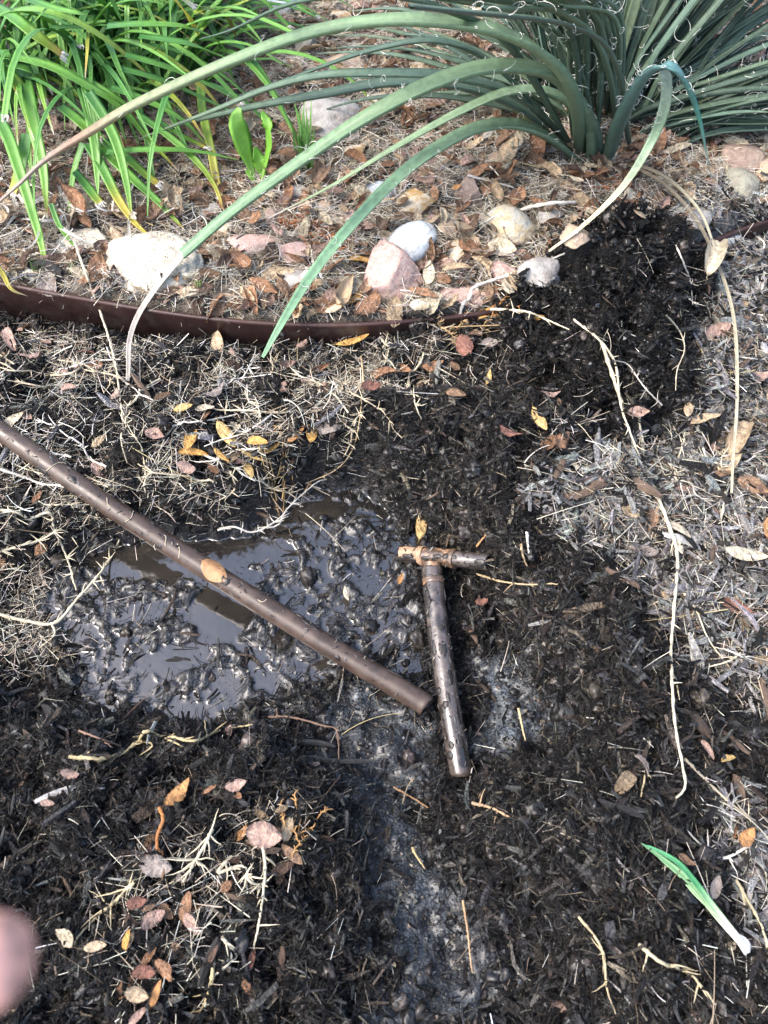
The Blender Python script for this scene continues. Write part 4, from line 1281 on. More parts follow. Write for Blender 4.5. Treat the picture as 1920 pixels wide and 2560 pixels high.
under(obj('socket', pipe_mesh('socket', [P(932, 1212, TZ + .012), ST[0], P(937, 1262, TZ + .010)], .0118, .009, M['pipe_tee'], 12, 28, .05, seed=14)), tee)
under(obj('stem', pipe_mesh('stem', ST, .0143, .0115, M['pipe_wet'], 80, 30, .05, seed=13)), tee)
for k_, (a_, b_, m_) in enumerate([(.255, .285, 'pipe_clay'), (.60, .635, 'pipe_tee')]):
    under(obj('rim', pipe_mesh('rim', [fr(a_), fr((a_ + b_) / 2), fr(b_)], R1 * 1.24, .010, M[m_], 8, 28, .06, seed=30 + k_)), tee)
under(obj('rim', pipe_mesh('rim', [P(935, 1246, at(960, 1205).z * 0 + ST[0].z + .001), P(936, 1254, ST[0].z), P(937, 1262, ST[0].z)], .0150, .010, M['pipe_tee'], 8, 28, .06, seed=33)), tee)
under(obj('mud', mud_on(ST, .0139, 46, 22), kind='stuff'), tee)
under(obj('mud', mud_on([crossA, cm, crossB], R1 * 1.03, 26, 23, (.002, .005)), kind='stuff'), tee)
v, f, c = stack(crumbs_on(ST, .0143, 110, 6, 1.0, size=(.0006, .0026), stretch=1.4), crumbs_on([crossA, cm, crossB], R1 * 1.1, 60, 8, 1.0, size=(.0006, .0026), stretch=1.4))
under(obj('stuck_bark', mesh('stuck_bark', v, f, c, False, M['shred']), kind='stuff'), tee)


# ------------------------------------------------------------------ blades
def blade(pts, width, colfn, n=26, fold=.5, thick=.12, wfn=None, roll=0.0, side0=None):
    """a strap leaf along pts; fold = depth of the channel / half width"""
    C, L_ = catmull(pts, n)
    T = np.gradient(C, axis=0); T /= np.linalg.norm(T, axis=1, keepdims=True)
    hz = C[-1] - C[0]; hz[2] = 0
    hz /= np.linalg.norm(hz) + 1e-9
    sd0 = np.array((hz[1], -hz[0], 0)) if side0 is None else np.array(side0, float)
    S = np.zeros_like(T)
    prev = sd0
    for i in range(n):
        c_ = np.cross(T[i], (0, 0, 1.0)); l_ = np.linalg.norm(c_)
        if l_ > .25:
            c_ /= l_
            if c_ @ prev < 0: c_ = -c_
            s = prev * .5 + c_ * .5
        else: s = prev
        s = s - T[i] * (s @ T[i]); s /= np.linalg.norm(s) + 1e-9
        S[i] = s; prev = s
    Nn = np.cross(S, T)
    Nn[Nn[:, 2].cumsum() < 0] *= 1
    if Nn[n // 2][2] < 0: Nn = -Nn
    tt = np.linspace(0, 1, n)
    ca, sa = np.cos(roll * tt)[:, None], np.sin(roll * tt)[:, None]
    S, Nn = S * ca + Nn * sa, Nn * ca - S * sa
    w = width / 2 * (np.clip(1.05 - tt ** 2.2, 0, 1) ** .8 * (.75 + .25 * np.minimum(1, tt * 4)) if wfn is None else wfn(tt))
    w = np.maximum(w, .0006)
    prof = [(-1, fold), (-.55, .35 * fold), (0, 0), (.55, .35 * fold), (1, fold), (.6, .35 * fold - thick * 1.3), (0, -thick * 2), (-.6, .35 * fold - thick * 1.3)]
    V = np.stack([C + S * (a * w)[:, None] + Nn * (b_ * w)[:, None] for a, b_ in prof], 1)
    k_ = 8
    F = np.array([(i * k_ + j, i * k_ + (j + 1) % k_, (i + 1) * k_ + (j + 1) % k_, (i + 1) * k_ + j) for i in range(n - 1) for j in range(k_)])
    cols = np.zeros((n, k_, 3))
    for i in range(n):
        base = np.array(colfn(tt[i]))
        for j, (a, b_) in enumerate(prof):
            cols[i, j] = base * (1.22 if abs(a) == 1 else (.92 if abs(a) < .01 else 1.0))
    return V.reshape(-1, 3), F, cols.reshape(-1, 3), (C, S, Nn, w, L_)


def curls(frame, n_, seed, size=(.012, .035), only=None):
    """white threads that peel off the margins of a yucca leaf"""
    C, S, Nn, w, L_ = frame
    r = np.random.default_rng(seed)
    m_ = 11
    CC = np.zeros((n_, m_, 3))
    for k_ in range(n_):
        i = int(r.uniform(.08, .9) * (len(C) - 1)) if only is None else int(r.uniform(*only) * (len(C) - 1))
        sgn = r.choice([-1, 1])
        p = C[i] + S[i] * w[i] * sgn + Nn[i] * w[i] * .4
        T = C[min(i + 1, len(C) - 1)] - C[i - 1]; T = T / np.linalg.norm(T)
        d = S[i] * sgn * r.uniform(.4, 1) + T * r.normal(0, .9) + Nn[i] * r.uniform(0, .7)
        d /= np.linalg.norm(d)
        ax = r.normal(0, 1, 3); ax -= d * (ax @ d); ax /= np.linalg.norm(ax)
        step = r.uniform(*size) / m_; turn = r.uniform(.1, .75)
        for q_ in range(m_):
            CC[k_, q_] = p
            p = p + d * step
            d = d * math.cos(turn) + np.cross(ax, d) * math.sin(turn)
            turn *= r.uniform(.85, 1.15)
    V, F = tubes(CC, np.full((n_, m_), .00042) * np.linspace(1, .5, m_)[None], 3)
    return V, F


def grad(stops):
    ps = [s[0] for s in stops]; cs = np.array([s[1] for s in stops])
    return lambda t_: [np.interp(t_, ps, cs[:, k_]) for k_ in range(3)]


# ---- the yucca
yb = at(1300, 335)
yucca = thing('yucca', 'large dark blue-green yucca clump with curling white threads', 'yucca plant', tuple(yb))
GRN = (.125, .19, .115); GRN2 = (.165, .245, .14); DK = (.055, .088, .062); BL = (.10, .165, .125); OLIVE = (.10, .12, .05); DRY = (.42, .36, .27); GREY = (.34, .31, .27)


def yleaf(pts, width, colfn, nc, seed, n=34, label=None, wfn=None, fold=.45, thick=.28, size=(.012, .035), only=None):
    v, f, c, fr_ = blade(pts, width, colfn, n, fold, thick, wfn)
    o_ = obj('leaf', mesh('yucca_leaf', v, f, c, True, M['yucca']), label=label)
    under(o_, yucca)
    if nc:
        v, f = curls(fr_, nc, seed, size, only)
        fb = obj('fibres', mesh('fibres', v, f, None, True, M['fibre']))
        fb.parent = o_; fb['kind'] = 'stuff'
    return o_


def tr(lst): return [P(*q_) for q_ in lst]


lw = lambda t_: np.clip(1 - t_ ** 3, 0, 1) ** .7 * (1 - .25 * t_)
yleaf(tr([(1250, 330, .05), (1245, 250, .17), (1205, 150, .30), (1100, 78, .37), (900, 46, .40), (700, 66, .38), (500, 135, .34), (300, 225, .28), (200, 283, .24), (100, 345, .19), (40, 400, .15), (-30, 460, .11)]),
      .030, grad([(0, DK), (.25, GRN2), (.6, (.15, .23, .12)), (.76, (.22, .24, .13)), (.84, (.24, .15, .10)), (.9, (.25, .20, .16)), (1, (.22, .18, .15))]), 10, 1, 60,
      'longest arching leaf with a reddish dried tip', wfn=lambda t_: np.where(t_ < .80, 1 - .42 * t_, (1 - .42 * .8) * np.clip(1 - (t_ - .8) / .26, .22, 1)))
yleaf(tr([(1285, 338, .05), (1270, 265, .14), (1200, 168, .27), (1080, 147, .31), (950, 178, .31), (800, 252, .28), (650, 352, .22), (500, 462, .15), (395, 552, .10)]),
      .036, grad([(0, DK), (.2, GRN), (.5, (.13, .20, .105)), (1, (.12, .21, .12))]), 34, 2, 54, 'thick arching leaf that ends in a grey dried tail',
      wfn=lambda t_: 1 - .42 * t_)
yleaf(tr([(398, 549, .101), (340, 620, .075), (298, 685, .055), (280, 740, .05), (278, 800, .035), (274, 850, .02)]), .013, grad([(0, GREY), (1, (.25, .22, .19))]), 0, 3, 24,
      'grey dried tail of the thick arching leaf', wfn=lambda t_: 1 - .55 * t_)
yleaf(tr([(1275, 350, .05), (1268, 272, .13), (1205, 208, .19), (1110, 198, .21), (1000, 240, .20), (850, 322, .165), (720, 400, .12), (580, 472, .085)]),
      .026, grad([(0, DK), (.2, GRN), (.6, GRN2), (.9, (.20, .26, .14)), (1, GREY)]), 16, 4, 40, 'slim arching leaf below the thick one', wfn=lambda t_: np.clip(1.03 - t_ ** 1.3, .12, 1))
yleaf(tr([(1245, 345, .05), (1195, 302, .10), (1120, 272, .14), (1030, 280, .155), (930, 332, .145), (840, 405, .12), (740, 512, .115), (670, 602, .10), (615, 690, .085), (568, 772, .06)]),
      .028, grad([(0, DK), (.2, GRN), (.6, (.12, .22, .13)), (1, (.12, .23, .13))]), 26, 5, 48, 'arching leaf whose tip reaches over the edging', wfn=lambda t_: np.clip(1.05 - .55 * t_ ** 1.4 - .3 * t_ ** 12, .1, 1))
yleaf(tr([(1215, 320, .05), (1130, 240, .14), (1000, 188, .20), (850, 180, .21), (700, 205, .19), (550, 232, .16), (420, 262, .13), (300, 300, .10)]), .026,
      grad([(0, DK), (.5, (.055, .095, .065)), (1, (.07, .11, .07))]), 10, 6, 40)
yleaf(tr([(1220, 300, .06), (1120, 210, .18), (980, 168, .24), (820, 160, .25), (690, 165, .24), (580, 192, .21), (460, 240, .17), (300, 300, .12)]), .022,
      grad([(0, DK), (.5, (.08, .13, .09)), (1, (.10, .15, .09))]), 10, 7, 40)
yleaf(tr([(1230, 310, .06), (1080, 150, .24), (950, 90, .30), (800, 110, .28), (640, 165, .22), (520, 205, .17)]), .016, grad([(0, DK), (1, (.05, .09, .06))]), 5, 8)
yleaf(tr([(1230, 310, .06), (1100, 100, .32), (960, 20, .42), (820, -10, .45), (640, 5, .42), (500, 65, .36), (430, 85, .33)]), .018, grad([(0, DK), (1, (.06, .11, .07))]), 5, 9)
yleaf(tr([(1210, 320, .055), (1120, 240, .12), (1060, 190, .17), (1030, 168, .19)]), .022, grad([(0, DK), (.5, (.10, .15, .05)), (.8, (.20, .24, .05)), (1, (.30, .24, .08))]), 0, 10, label='yellow-streaked leaf with a brown end')
yleaf(tr([(1310, 350, .05), (1335, 275, .15), (1385, 178, .27), (1435, 142, .32), (1478, 172, .30), (1508, 250, .235), (1528, 340, .16), (1537, 388, .125)]), .026,
      grad([(0, DK), (.3, (.06, .12, .10)), (.55, (.10, .20, .20)), (.8, (.08, .26, .20)), (1, (.24, .27, .26))]), 34, 11, 40, 'hooked blue-green leaf drooping to a point', wfn=lambda t_: np.clip(1.02 - t_ ** 2, .08, 1), only=(.3, .7))
yleaf(tr([(1442, 150, .315), (1440, 220, .25), (1405, 310, .17), (1345, 405, .15), (1260, 488, .13), (1186, 543, .105)]), .021,
      grad([(0, (.30, .42, .40)), (.35, (.30, .42, .26)), (.7, (.52, .55, .36)), (1, (.55, .44, .28))]), 10, 12, 36, 'bleached pale green leaf snapped at the hook', wfn=lambda t_: np.clip(1.0 - .8 * t_, .12, 1))
for (pts_, wd, sd_) in [
    ([(1350, 352, .06), (1430, 395, .085), (1500, 470, .09), (1552, 575, .07), (1585, 690, .055), (1592, 850, .045), (1583, 1000, .035), (1580, 1065, .03)], .009, 13),
    ([(1360, 350, .06), (1440, 385, .09), (1510, 455, .095), (1545, 540, .085)], .010, 14)]:
    yleaf(tr(pts_), wd, grad([(0, (.16, .13, .09)), (.4, (.22, .19, .13)), (.7, (.40, .36, .24)), (1, (.38, .33, .24))]), 0, sd_, 44, 'dried brown leaf arching down over the silvery mulch', wfn=lambda t_: 1 - .6 * t_)
# left of the crown, low dark leaves; right of it, spreading ones
ry = random.Random(5)
k_ = 0
for i in range(200):
    az = ry.uniform(-30, 180)            # degrees from +x, anticlockwise; none point at the viewer
    front = az < 5 or az > 165
    el = ry.uniform(8, 40) if front else ry.choice([ry.uniform(20, 60), ry.uniform(50, 84)])
    L_ = ry.uniform(.42, .75) * (1 if not front else .75)
    if az > 190 or az < -25: L_ *= .7
    a = math.radians(az)
    rad = ry.uniform(.01, .115)
    b0 = Vector((yb.x + .02 + math.cos(a + ry.uniform(-.7, .7)) * rad * 1.15, yb.y + .10 + math.sin(a + ry.uniform(-.7, .7)) * rad * .9, yb.z - .015))
    pts_ = []
    e = math.radians(el); droop = ry.uniform(.1, .95) * (1.3 if el < 50 else .5)
    p = b0.copy()
    m_ = 7
    for q_ in range(m_):
        pts_.append(p.copy())
        ee = e - droop * (q_ / (m_ - 1)) ** 1.6
        if q_ == 0: ee = min(math.radians(88), e + .35)
        p = p + Vector((math.cos(a) * math.cos(ee), math.sin(a) * math.cos(ee), math.sin(ee))) * (L_ / (m_ - 1))
        if p.z < .07: p.z = .07
        a += ry.gauss(0, .03)
    cc_ = ry.choice([DK, (.055, .088, .065), (.08, .125, .088), (.10, .15, .10), (.12, .165, .10), BL])
    tip = ry.choice([cc_, (.12, .15, .08), (.20, .16, .10)])
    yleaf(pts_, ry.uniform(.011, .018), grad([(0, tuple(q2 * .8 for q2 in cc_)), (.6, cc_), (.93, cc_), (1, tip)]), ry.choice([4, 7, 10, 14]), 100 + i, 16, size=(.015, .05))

for i in range(22):
    x1 = ry.uniform(820, 1230); top = ry.uniform(.40, .62)
    x0 = ry.uniform(1215, 1300)
    w_ = ry.uniform(.011, .017)
    z0 = Vector((yb.x + ry.uniform(-.05, .06), yb.y + ry.uniform(.03, .14), .04))
    e_ = P(x1, ry.uniform(-120, 20), top)
    mid = z0.lerp(e_, .5) + Vector((0, 0, .10))
    cc_ = ry.choice([(.075, .115, .08), (.09, .14, .095), (.11, .16, .10), GRN])
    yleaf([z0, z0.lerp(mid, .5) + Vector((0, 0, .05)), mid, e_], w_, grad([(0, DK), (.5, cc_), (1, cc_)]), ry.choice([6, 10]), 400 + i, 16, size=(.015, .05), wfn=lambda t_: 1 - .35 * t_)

# ---- the strap leaf clump, upper left
lb_ = at(120, 330)
lily = thing('strap_leaf_clump', 'bright green strap leaf clump with clipped frayed tips', 'plant', (lb_.x, lb_.y + .2, .04))
G1 = (.15, .36, .06); G2 = (.20, .42, .08); G3 = (.07, .22, .055); YG = (.30, .42, .06); YEL = (.62, .52, .10); BRN = (.35, .17, .06); WHT = (.70, .66, .58)


def lleaf(pts, width, colfn, cut=False, n=22, label=None, material=None, seed=0, fold=.35):
    width *= 1.15
    wf = (lambda t_: np.full(len(t_), 1.0) * (.85 + .15 * np.sin(t_ * 3))) if cut else (lambda t_: np.clip(1.02 - t_ ** 2.4, 0, 1) ** .75)
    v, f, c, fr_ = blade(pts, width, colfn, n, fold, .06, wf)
    o_ = under(obj('leaf', mesh('strap_leaf', v, f, c, True, M['lily']), label=label), lily)
    if cut:
        C, S, Nn, w, L_ = fr_
        T = C[-1] - C[-2]; T /= np.linalg.norm(T)
        r = np.random.default_rng(seed)
        m_ = 6
        CC = np.zeros((m_, 4, 3))
        for q_ in range(m_):
            s = (q_ / (m_ - 1) * 2 - 1) * .9
            p = C[-1] + S[-1] * w[-1] * s + Nn[-1] * w[-1] * .3 * abs(s) - T * .003
            for z_ in range(4):
                CC[q_, z_] = p
                p = p + (T + S[-1] * r.normal(0, .25) + Nn[-1] * r.normal(0, .3)) * r.uniform(.002, .005)
        V, F = tubes(CC, np.full((m_, 4), w[-1] * .22) * np.array([1.1, 1, .8, .4]), 4)
        tp = obj('frayed_tip', mesh('frayed_tip', V, F, np.tile(WHT, (len(V), 1)), True, M['straw']))
        tp.parent = o_
    return o_


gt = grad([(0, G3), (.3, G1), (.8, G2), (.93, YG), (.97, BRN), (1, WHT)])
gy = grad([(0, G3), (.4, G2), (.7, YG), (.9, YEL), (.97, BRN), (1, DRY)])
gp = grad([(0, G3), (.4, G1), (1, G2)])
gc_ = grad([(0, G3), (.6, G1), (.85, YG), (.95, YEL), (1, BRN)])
TR = [
    ([(-60, 60, .2), (0, 35, .24), (75, 22, .27), (150, 42, .26), (225, 85, .23), (300, 145, .18), (345, 195, .14), (383, 250, .10)], .018, gy, 0),
    ([(-40, 130, .18), (0, 122, .2), (100, 142, .22), (180, 182, .20), (260, 232, .165), (310, 290, .125), (350, 332, .10), (386, 370, .08)], .019, gt, 0),
    ([(-20, 110, .2), (60, 130, .21), (150, 160, .2), (240, 205, .18), (330, 270, .13), (345, 290, .12)], .017, gp, 0),
    ([(50, 150, .18), (62, 210, .175), (76, 280, .155), (95, 370, .12), (102, 472, .07)], .021, gt, 0),
    ([(-20, 230, .16), (15, 290, .15), (40, 360, .13), (65, 440, .10), (88, 520, .075), (104, 596, .058)], .018, gt, 0),
    ([(190, 200, .2), (222, 250, .18), (252, 310, .155), (273, 390, .12), (285, 472, .08)], .016, gt, 0),
    ([(180, 190, .18), (198, 260, .16), (208, 330, .13), (212, 420, .09)], .018, gp, 0),
    ([(180, 270, .14), (230, 330, .12), (290, 390, .10), (345, 440, .08), (400, 498, .062)], .017, gt, 0),
    ([(190, 310, .13), (225, 370, .115), (255, 430, .09), (290, 480, .07), (326, 513, .06)], .016, grad([(0, G3), (.4, G1), (.5, YG), (.6, YEL), (.95, YEL), (1, BRN)]), 0),
    ([(300, 250, .15), (370, 300, .13), (430, 355, .11), (465, 405, .085), (484, 458, .06)], .013, gy, 0),
    ([(230, 330, .13), (320, 325, .14), (420, 328, .12), (517, 346, .08)], .013, gp, 0),
    ([(270, 120, .22), (370, 150, .2), (460, 190, .16), (540, 235, .11)], .014, gt, 0),
    ([(300, 80, .25), (400, 95, .24), (470, 120, .2), (535, 145, .16)], .014, grad([(0, G3), (.8, G1), (1, BRN)]), 0),
    ([(330, -20, .3), (375, 0, .28), (405, 35, .25), (430, 78, .2)], .013, grad([(0, YG), (.4, YEL), (1, YEL)]), 0),
    ([(-20, 10, .25), (30, 40, .26), (80, 80, .25), (135, 122, .22)], .020, gc_, 1),
    ([(-30, 150, .2), (0, 152, .2), (25, 165, .19), (47, 198, .17)], .020, gc_, 1),
    ([(20, 140, .2), (60, 150, .2), (85, 168, .18), (104, 190, .16)], .018, gc_, 1),
    ([(60, 170, .18), (85, 185, .17), (95, 218, .15)], .015, gc_, 1),
    ([(160, 370, .12), (185, 400, .10), (218, 442, .08)], .014, gc_, 1),
    ([(200, 290, .13), (270, 340, .12), (310, 375, .10), (343, 400, .085)], .014, gc_, 1),
    ([(60, 290, .14), (50, 350, .12), (30, 420, .08)], .020, gc_, 1),
    ([(130, 230, .15), (170, 262, .15), (215, 303, .13)], .017, gc_, 1),
    ([(180, 310, .13), (160, 375, .10), (148, 460, .065)], .010, gp, 0),
    ([(240, 190, .19), (330, 225, .17), (400, 265, .14), (450, 320, .10)], .014, gt, 0),
    ([(260, 150, .2), (350, 175, .18), (430, 210, .14), (520, 250, .10)], .014, gp, 0),
    ([(230, 60, .25), (300, 55, .26), (400, 60, .24), (470, 90, .2), (500, 130, .16)], .016, gp, 0),
    ([(220, -30, .3), (240, 0, .28), (262, 45, .25)], .010, gp, 0),
    ([(110, 60, .25), (190, 65, .24), (215, 115, .2)], .010, gp, 0),
    ([(340, 260, .12), (385, 290, .115), (445, 320, .10)], .009, gc_, 1),
    ([(60, 0, .3), (120, 20, .3), (170, 30, .3), (205, 40, .28)], .014, gp, 0),
    ([(420, 30, .2), (450, 20, .2), (490, 40, .17), (510, 80, .12)], .012, grad([(0, YG), (.6, (.30, .30, .08)), (1, BRN)]), 0),
    ([(110, 440, .1), (130, 490, .08), (170, 545, .055)], .008, gp, 0),
    ([(-20, 560, .1), (5, 590, .08), (25, 625, .06), (60, 640, .045)], .007, grad([(0, YEL), (.6, YEL), (1, DRY)]), 0),
]
for i, (pts_, wd, cf, cut) in enumerate(TR):
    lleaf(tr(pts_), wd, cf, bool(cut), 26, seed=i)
rl = random.Random(9)
base_c = Vector((lb_.x + .02, lb_.y + .22, .04))
for i in range(262):
    az = rl.uniform(-100, 120)
    a = math.radians(az)
    el = math.radians(rl.uniform(35, 82)); L_ = rl.uniform(.28, .50)
    droop = rl.uniform(1.2, 2.3)
    b0 = base_c + Vector((rl.uniform(-.22, .22), rl.uniform(-.12, .26), 0))
    p = b0.copy(); pts_ = []
    for q_ in range(7):
        pts_.append(p.copy())
        ee = el - droop * (q_ / 6) ** 1.2
        p = p + Vector((math.cos(a) * math.cos(ee), math.sin(a) * math.cos(ee), math.sin(ee))) * (L_ / 6)
        p.z = max(p.z, .062)
        a += rl.gauss(0, .06)
    dark_ = rl.random()
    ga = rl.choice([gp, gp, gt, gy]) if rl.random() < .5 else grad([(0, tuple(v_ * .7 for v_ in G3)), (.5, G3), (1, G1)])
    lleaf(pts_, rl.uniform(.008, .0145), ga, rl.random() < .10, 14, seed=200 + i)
# withered strap leaves among them
for i in range(26):
    x = rl.uniform(0, 330); y = rl.uniform(330, 480)
    pts_ = [P(x, y, rl.uniform(.06, .10))]
    a = rl.uniform(0, 6.28)
    for q_ in range(4):
        x += math.cos(a) * rl.uniform(20, 45); y += math.sin(a) * rl.uniform(15, 35); a += rl.gauss(0, .6)
        pts_.append(P(x, y, rl.uniform(.058, .085)))
    v, f, c, _fr = blade(pts_, rl.uniform(.003, .008), grad([(0, (.50, .45, .38)), (1, (.62, .58, .52))]), 16, .5, .1, roll=rl.uniform(-2, 2))
    under(obj('withered_leaf', mesh('withered_leaf', v, f, c, True, M['straw'])), lily)

# ---- small weeds
wd_ = at(558, 400)
weed = thing('leafy_weed', 'small weed with upright bright green spoon-shaped leaves', 'weed', tuple(wd_))
SPOON = lambda t_: np.clip(np.sin(np.pi * np.clip(t_ * .93 + .02, 0, 1) ** 1.5), .12, 1)
for pts_, w_ in [([(556, 402, .05), (545, 370, .07), (525, 310, .115), (512, 262, .15), (518, 233, .165)], .036),
                 ([(560, 402, .05), (572, 360, .08), (582, 310, .12), (578, 270, .15), (566, 240, .165)], .024),
                 ([(560, 404, .052), (568, 380, .06), (560, 350, .085), (550, 318, .11)], .024),
                 ([(554, 404, .05), (548, 390, .06), (530, 365, .075)], .010)]:
    v, f, c, _fr = blade(tr(pts_), w_, grad([(0, (.24, .40, .10)), (.4, (.20, .44, .06)), (1, (.22, .48, .07))]), 22, .12, .03, SPOON)
    under(obj('leaf', mesh('weed_leaf', v, f, c, True, M['lily'])), weed)
gt0 = at(665, 372)
tuft = thing('grass_tuft', 'fresh green grass tuft in front of the big grey stone', 'grass', tuple(gt0))
for i in range(16):
    x = 655 + rl.uniform(-14, 22); dx = rl.uniform(-45, 10) if i % 2 else rl.uniform(-15, 14)
    h_ = rl.uniform(60, 160)
    v, f, c, _fr = blade(tr([(x, 372, .05), (x + dx * .4, 372 - h_ * .5, .09), (x + dx, 372 - h_, .13)]), .006, grad([(0, (.12, .26, .06)), (1, (.14, .34, .06))]), 10, .4, .08)
    under(obj('blade', mesh('grass_blade', v, f, c, True, M['lily'])), tuft)
for (x, y, s_, lb) in [(80, 605, 45, 'few green grass blades at the left end of the edging'), (150, 600, 35, 'sparse grass blades behind the left end of the edging'), (428, 655, 50, 'single thin green grass sprig at the edging right of the limestone')]:
    tf = thing('grass_tuft', lb, 'grass', tuple(at(x, y)))
    for i in range(5):
        dx = rl.uniform(-18, 18)
        v, f, c, _fr = blade(tr([(x + rl.uniform(-6, 6), y, .05), (x + dx * .5, y - s_ * .5, .07), (x + dx, y - s_, .09)]), .003, grad([(0, (.16, .25, .07)), (1, (.16, .30, .07))]), 8, .4, .1)
        under(obj('blade', mesh('grass_blade', v, f, c, True, M['lily'])), tf)

# green shoot with a white foot, lower right
sh = at(1500, 1920)
shoot = thing('green_shoot', 'pulled green shoot with a white foot lying on mulch', 'shoot', tuple(sh))
zz_ = sh.z + .024
for pts_, w_, gr in [
    ([(1612, 2052, zz_ - .012), (1590, 2025, zz_ - .004), (1540, 1968, zz_ + .004), (1490, 1905, zz_ + .01), (1440, 1862, zz_ + .012), (1386, 1822, zz_ + .014)], .0085, [(0, (.75, .73, .68)), (.22, (.72, .74, .66)), (.35, (.44, .60, .36)), (.6, (.26, .46, .24)), (1, (.17, .34, .17))]),
    ([(1600, 2036, zz_ - .004), (1545, 1966, zz_ + .006), (1500, 1905, zz_ + .014), (1462, 1862, zz_ + .02), (1410, 1832, zz_ + .018), (1392, 1826, zz_ + .017)], .0075, [(0, (.75, .73, .68)), (.25, (.5, .65, .4)), (.5, (.08, .30, .12)), (1, (.10, .36, .16))]),
    ([(1545, 1968, zz_ + .004), (1500, 1925, zz_ + .006), (1470, 1890, zz_ + .007), (1420, 1850, zz_ + .01)], .008, [(0, (.5, .66, .42)), (1, (.25, .50, .24))]),
]:
    v, f, c, _fr = blade(tr(pts_), w_, grad(gr), 26, .5, .3, lambda t_: np.clip(1.03 - t_ ** 2.5, 0, 1) ** .6)
    under(obj('blade', mesh('shoot_blade', v, f, c, True, M['lily'])), shoot)
v, f, c, _fr = blade(tr([(1614, 2060, zz_ - .016), (1606, 2040, zz_ - .008), (1588, 2016, zz_ - .002)]), .0125, lambda t_: (.78, .76, .72), 10, .4, .6, lambda t_: np.sin(np.pi * np.clip(t_ * .8 + .15, 0, 1)))
under(obj('bulb', mesh('bulb', v, f, c, True, M['lily'])), shoot)


# ------------------------------------------------------------------ runners (dead grass stems with leaflets)
def runner(pts, r0, label, colour=(.55, .46, .30), leaflets=10, seed=0, name='dry_runner', lf=(.008, .03), branch=(), dz=None, cat='stem', group='dry grass runners', taper=.5):
    rr = np.random.default_rng(seed + 500)
    pp = [at(x, y, (.014 if len(q_) < 3 else q_[2]) + (.016 if lut(ZN['heap'], P(x, y, .03).x, P(x, y, .03).y) > .3 else 0)) for q_ in pts for x, y in [q_[:2]]]
    root = thing(name, label, cat, tuple(pp[0]), group)
    n_ = max(24, len(pp) * 9)
    C, L_ = catmull(pp, n_)
    C[:, 2] = np.maximum(C[:, 2], lut(HH, C[:, 0], C[:, 1]) + .011)
    # knots
    R_ = r0 * np.linspace(1, taper, n_)
    nodes_ = np.arange(4, n_ - 2, max(3, int(.028 / (L_ / n_))))
    C = C + rr.normal(0, r0 * .10, C.shape)
    for q_ in nodes_: R_[q_] *= 1.45
    V, F = tubes(C[None], R_[None], 6)
    cl_ = np.array(colour)[None, :] * (1 + .25 * fbm(np.linspace(0, L_ * 60, n_), np.zeros(n_), 2, seed + 3))[:, None]
    under(obj('stem', mesh('stem', V, F, np.repeat(cl_, 6, 0), True, M['straw'])), root)
    for bpts in branch:
        bp_ = [at(x, y, .012) for x, y in bpts]
        c2, l2 = catmull(bp_, 16)
        V, F = tubes(c2[None], (r0 * .7 * np.linspace(1, .4, 16))[None], 5)
        under(obj('branch', mesh('branch', V, F, np.tile(np.array(colour), (len(V), 1)), True, M['straw'])), root)
    if leaflets:
        m_ = 5
        CC = np.zeros((leaflets, m_, 3))
        for q_ in range(leaflets):
            i = int(rr.choice(nodes_)) if len(nodes_) else int(rr.integers(2, n_ - 2))
            T = C[min(i + 2, n_ - 1)] - C[i]; T /= np.linalg.norm(T)
            d = T * rr.uniform(.2, 1) + rr.normal(0, .7, 3) * np.array((1, 1, .45)); d[2] = abs(d[2]) * .6; d /= np.linalg.norm(d)
            p = C[i].copy(); l_ = rr.uniform(*lf)
            for z_ in range(m_):
                CC[q_, z_] = p; p = p + d * l_ / m_; d = d + rr.normal(0, .15, 3); d /= np.linalg.norm(d)
        V, F = tubes(CC, np.full((leaflets, m_), min(r0 * .5, .0011)) * np.array([.8, 1, .8, .5, .15]), 4)
        lo_ = obj('leaflets', mesh('leaflets', V, F, np.tile(np.array(colour) * 1.12, (len(V), 1)), True, M['straw']), kind='stuff')
        under(lo_, root)
    return root


PALE = (.60, .53, .38); WHT2 = (.66, .62, .54); TANS = (.50, .38, .22)
runner([(1300, 740), (1340, 860), (1385, 990), (1432, 1100, .02), (1462, 1190, .02), (1458, 1290, .03), (1450, 1390, .035), (1452, 1480, .03), (1460, 1580, .02), (1480, 1690, .02), (1460, 1724, .015)], .0026,
       'long pale runner snaking down the right side to the lower mulch', PALE, 12, 1, branch=[[(1458, 1260), (1500, 1310), (1530, 1380), (1575, 1440)], [(1452, 1455), (1462, 1480), (1468, 1512)], [(1455, 1290), (1425, 1298), (1400, 1310)]])
runner([(1240, 690), (1300, 740), (1330, 790), (1340, 870), (1360, 930), (1410, 1060), (1440, 1120), (1452, 1200)], .0018, 'thin runner beside the top of the long pale runner', PALE, 10, 2)
runner([(160, 520, .03), (185, 590, .03), (208, 650, .04), (232, 720, .04), (250, 790, .02), (262, 880), (275, 1000)], .0020, 'straight pale stalk hanging over the left part of the edging', PALE, 10, 3)
runner([(-10, 1325), (60, 1342), (120, 1345), (170, 1290), (215, 1240), (245, 1195), (258, 1165)], .0026, 'curved straw stalk rising beside the left side of the puddle', PALE, 16, 4,
       branch=[[(110, 1345), (118, 1370), (85, 1400)], [(215, 1240), (225, 1265)], [(170, 1290), (200, 1275)]])
runner([(0, 1100), (60, 1120), (110, 1110), (135, 1180), (150, 1220), (165, 1275)], .0024, 'bent straw stalk left of the long pipe', PALE, 14, 5)
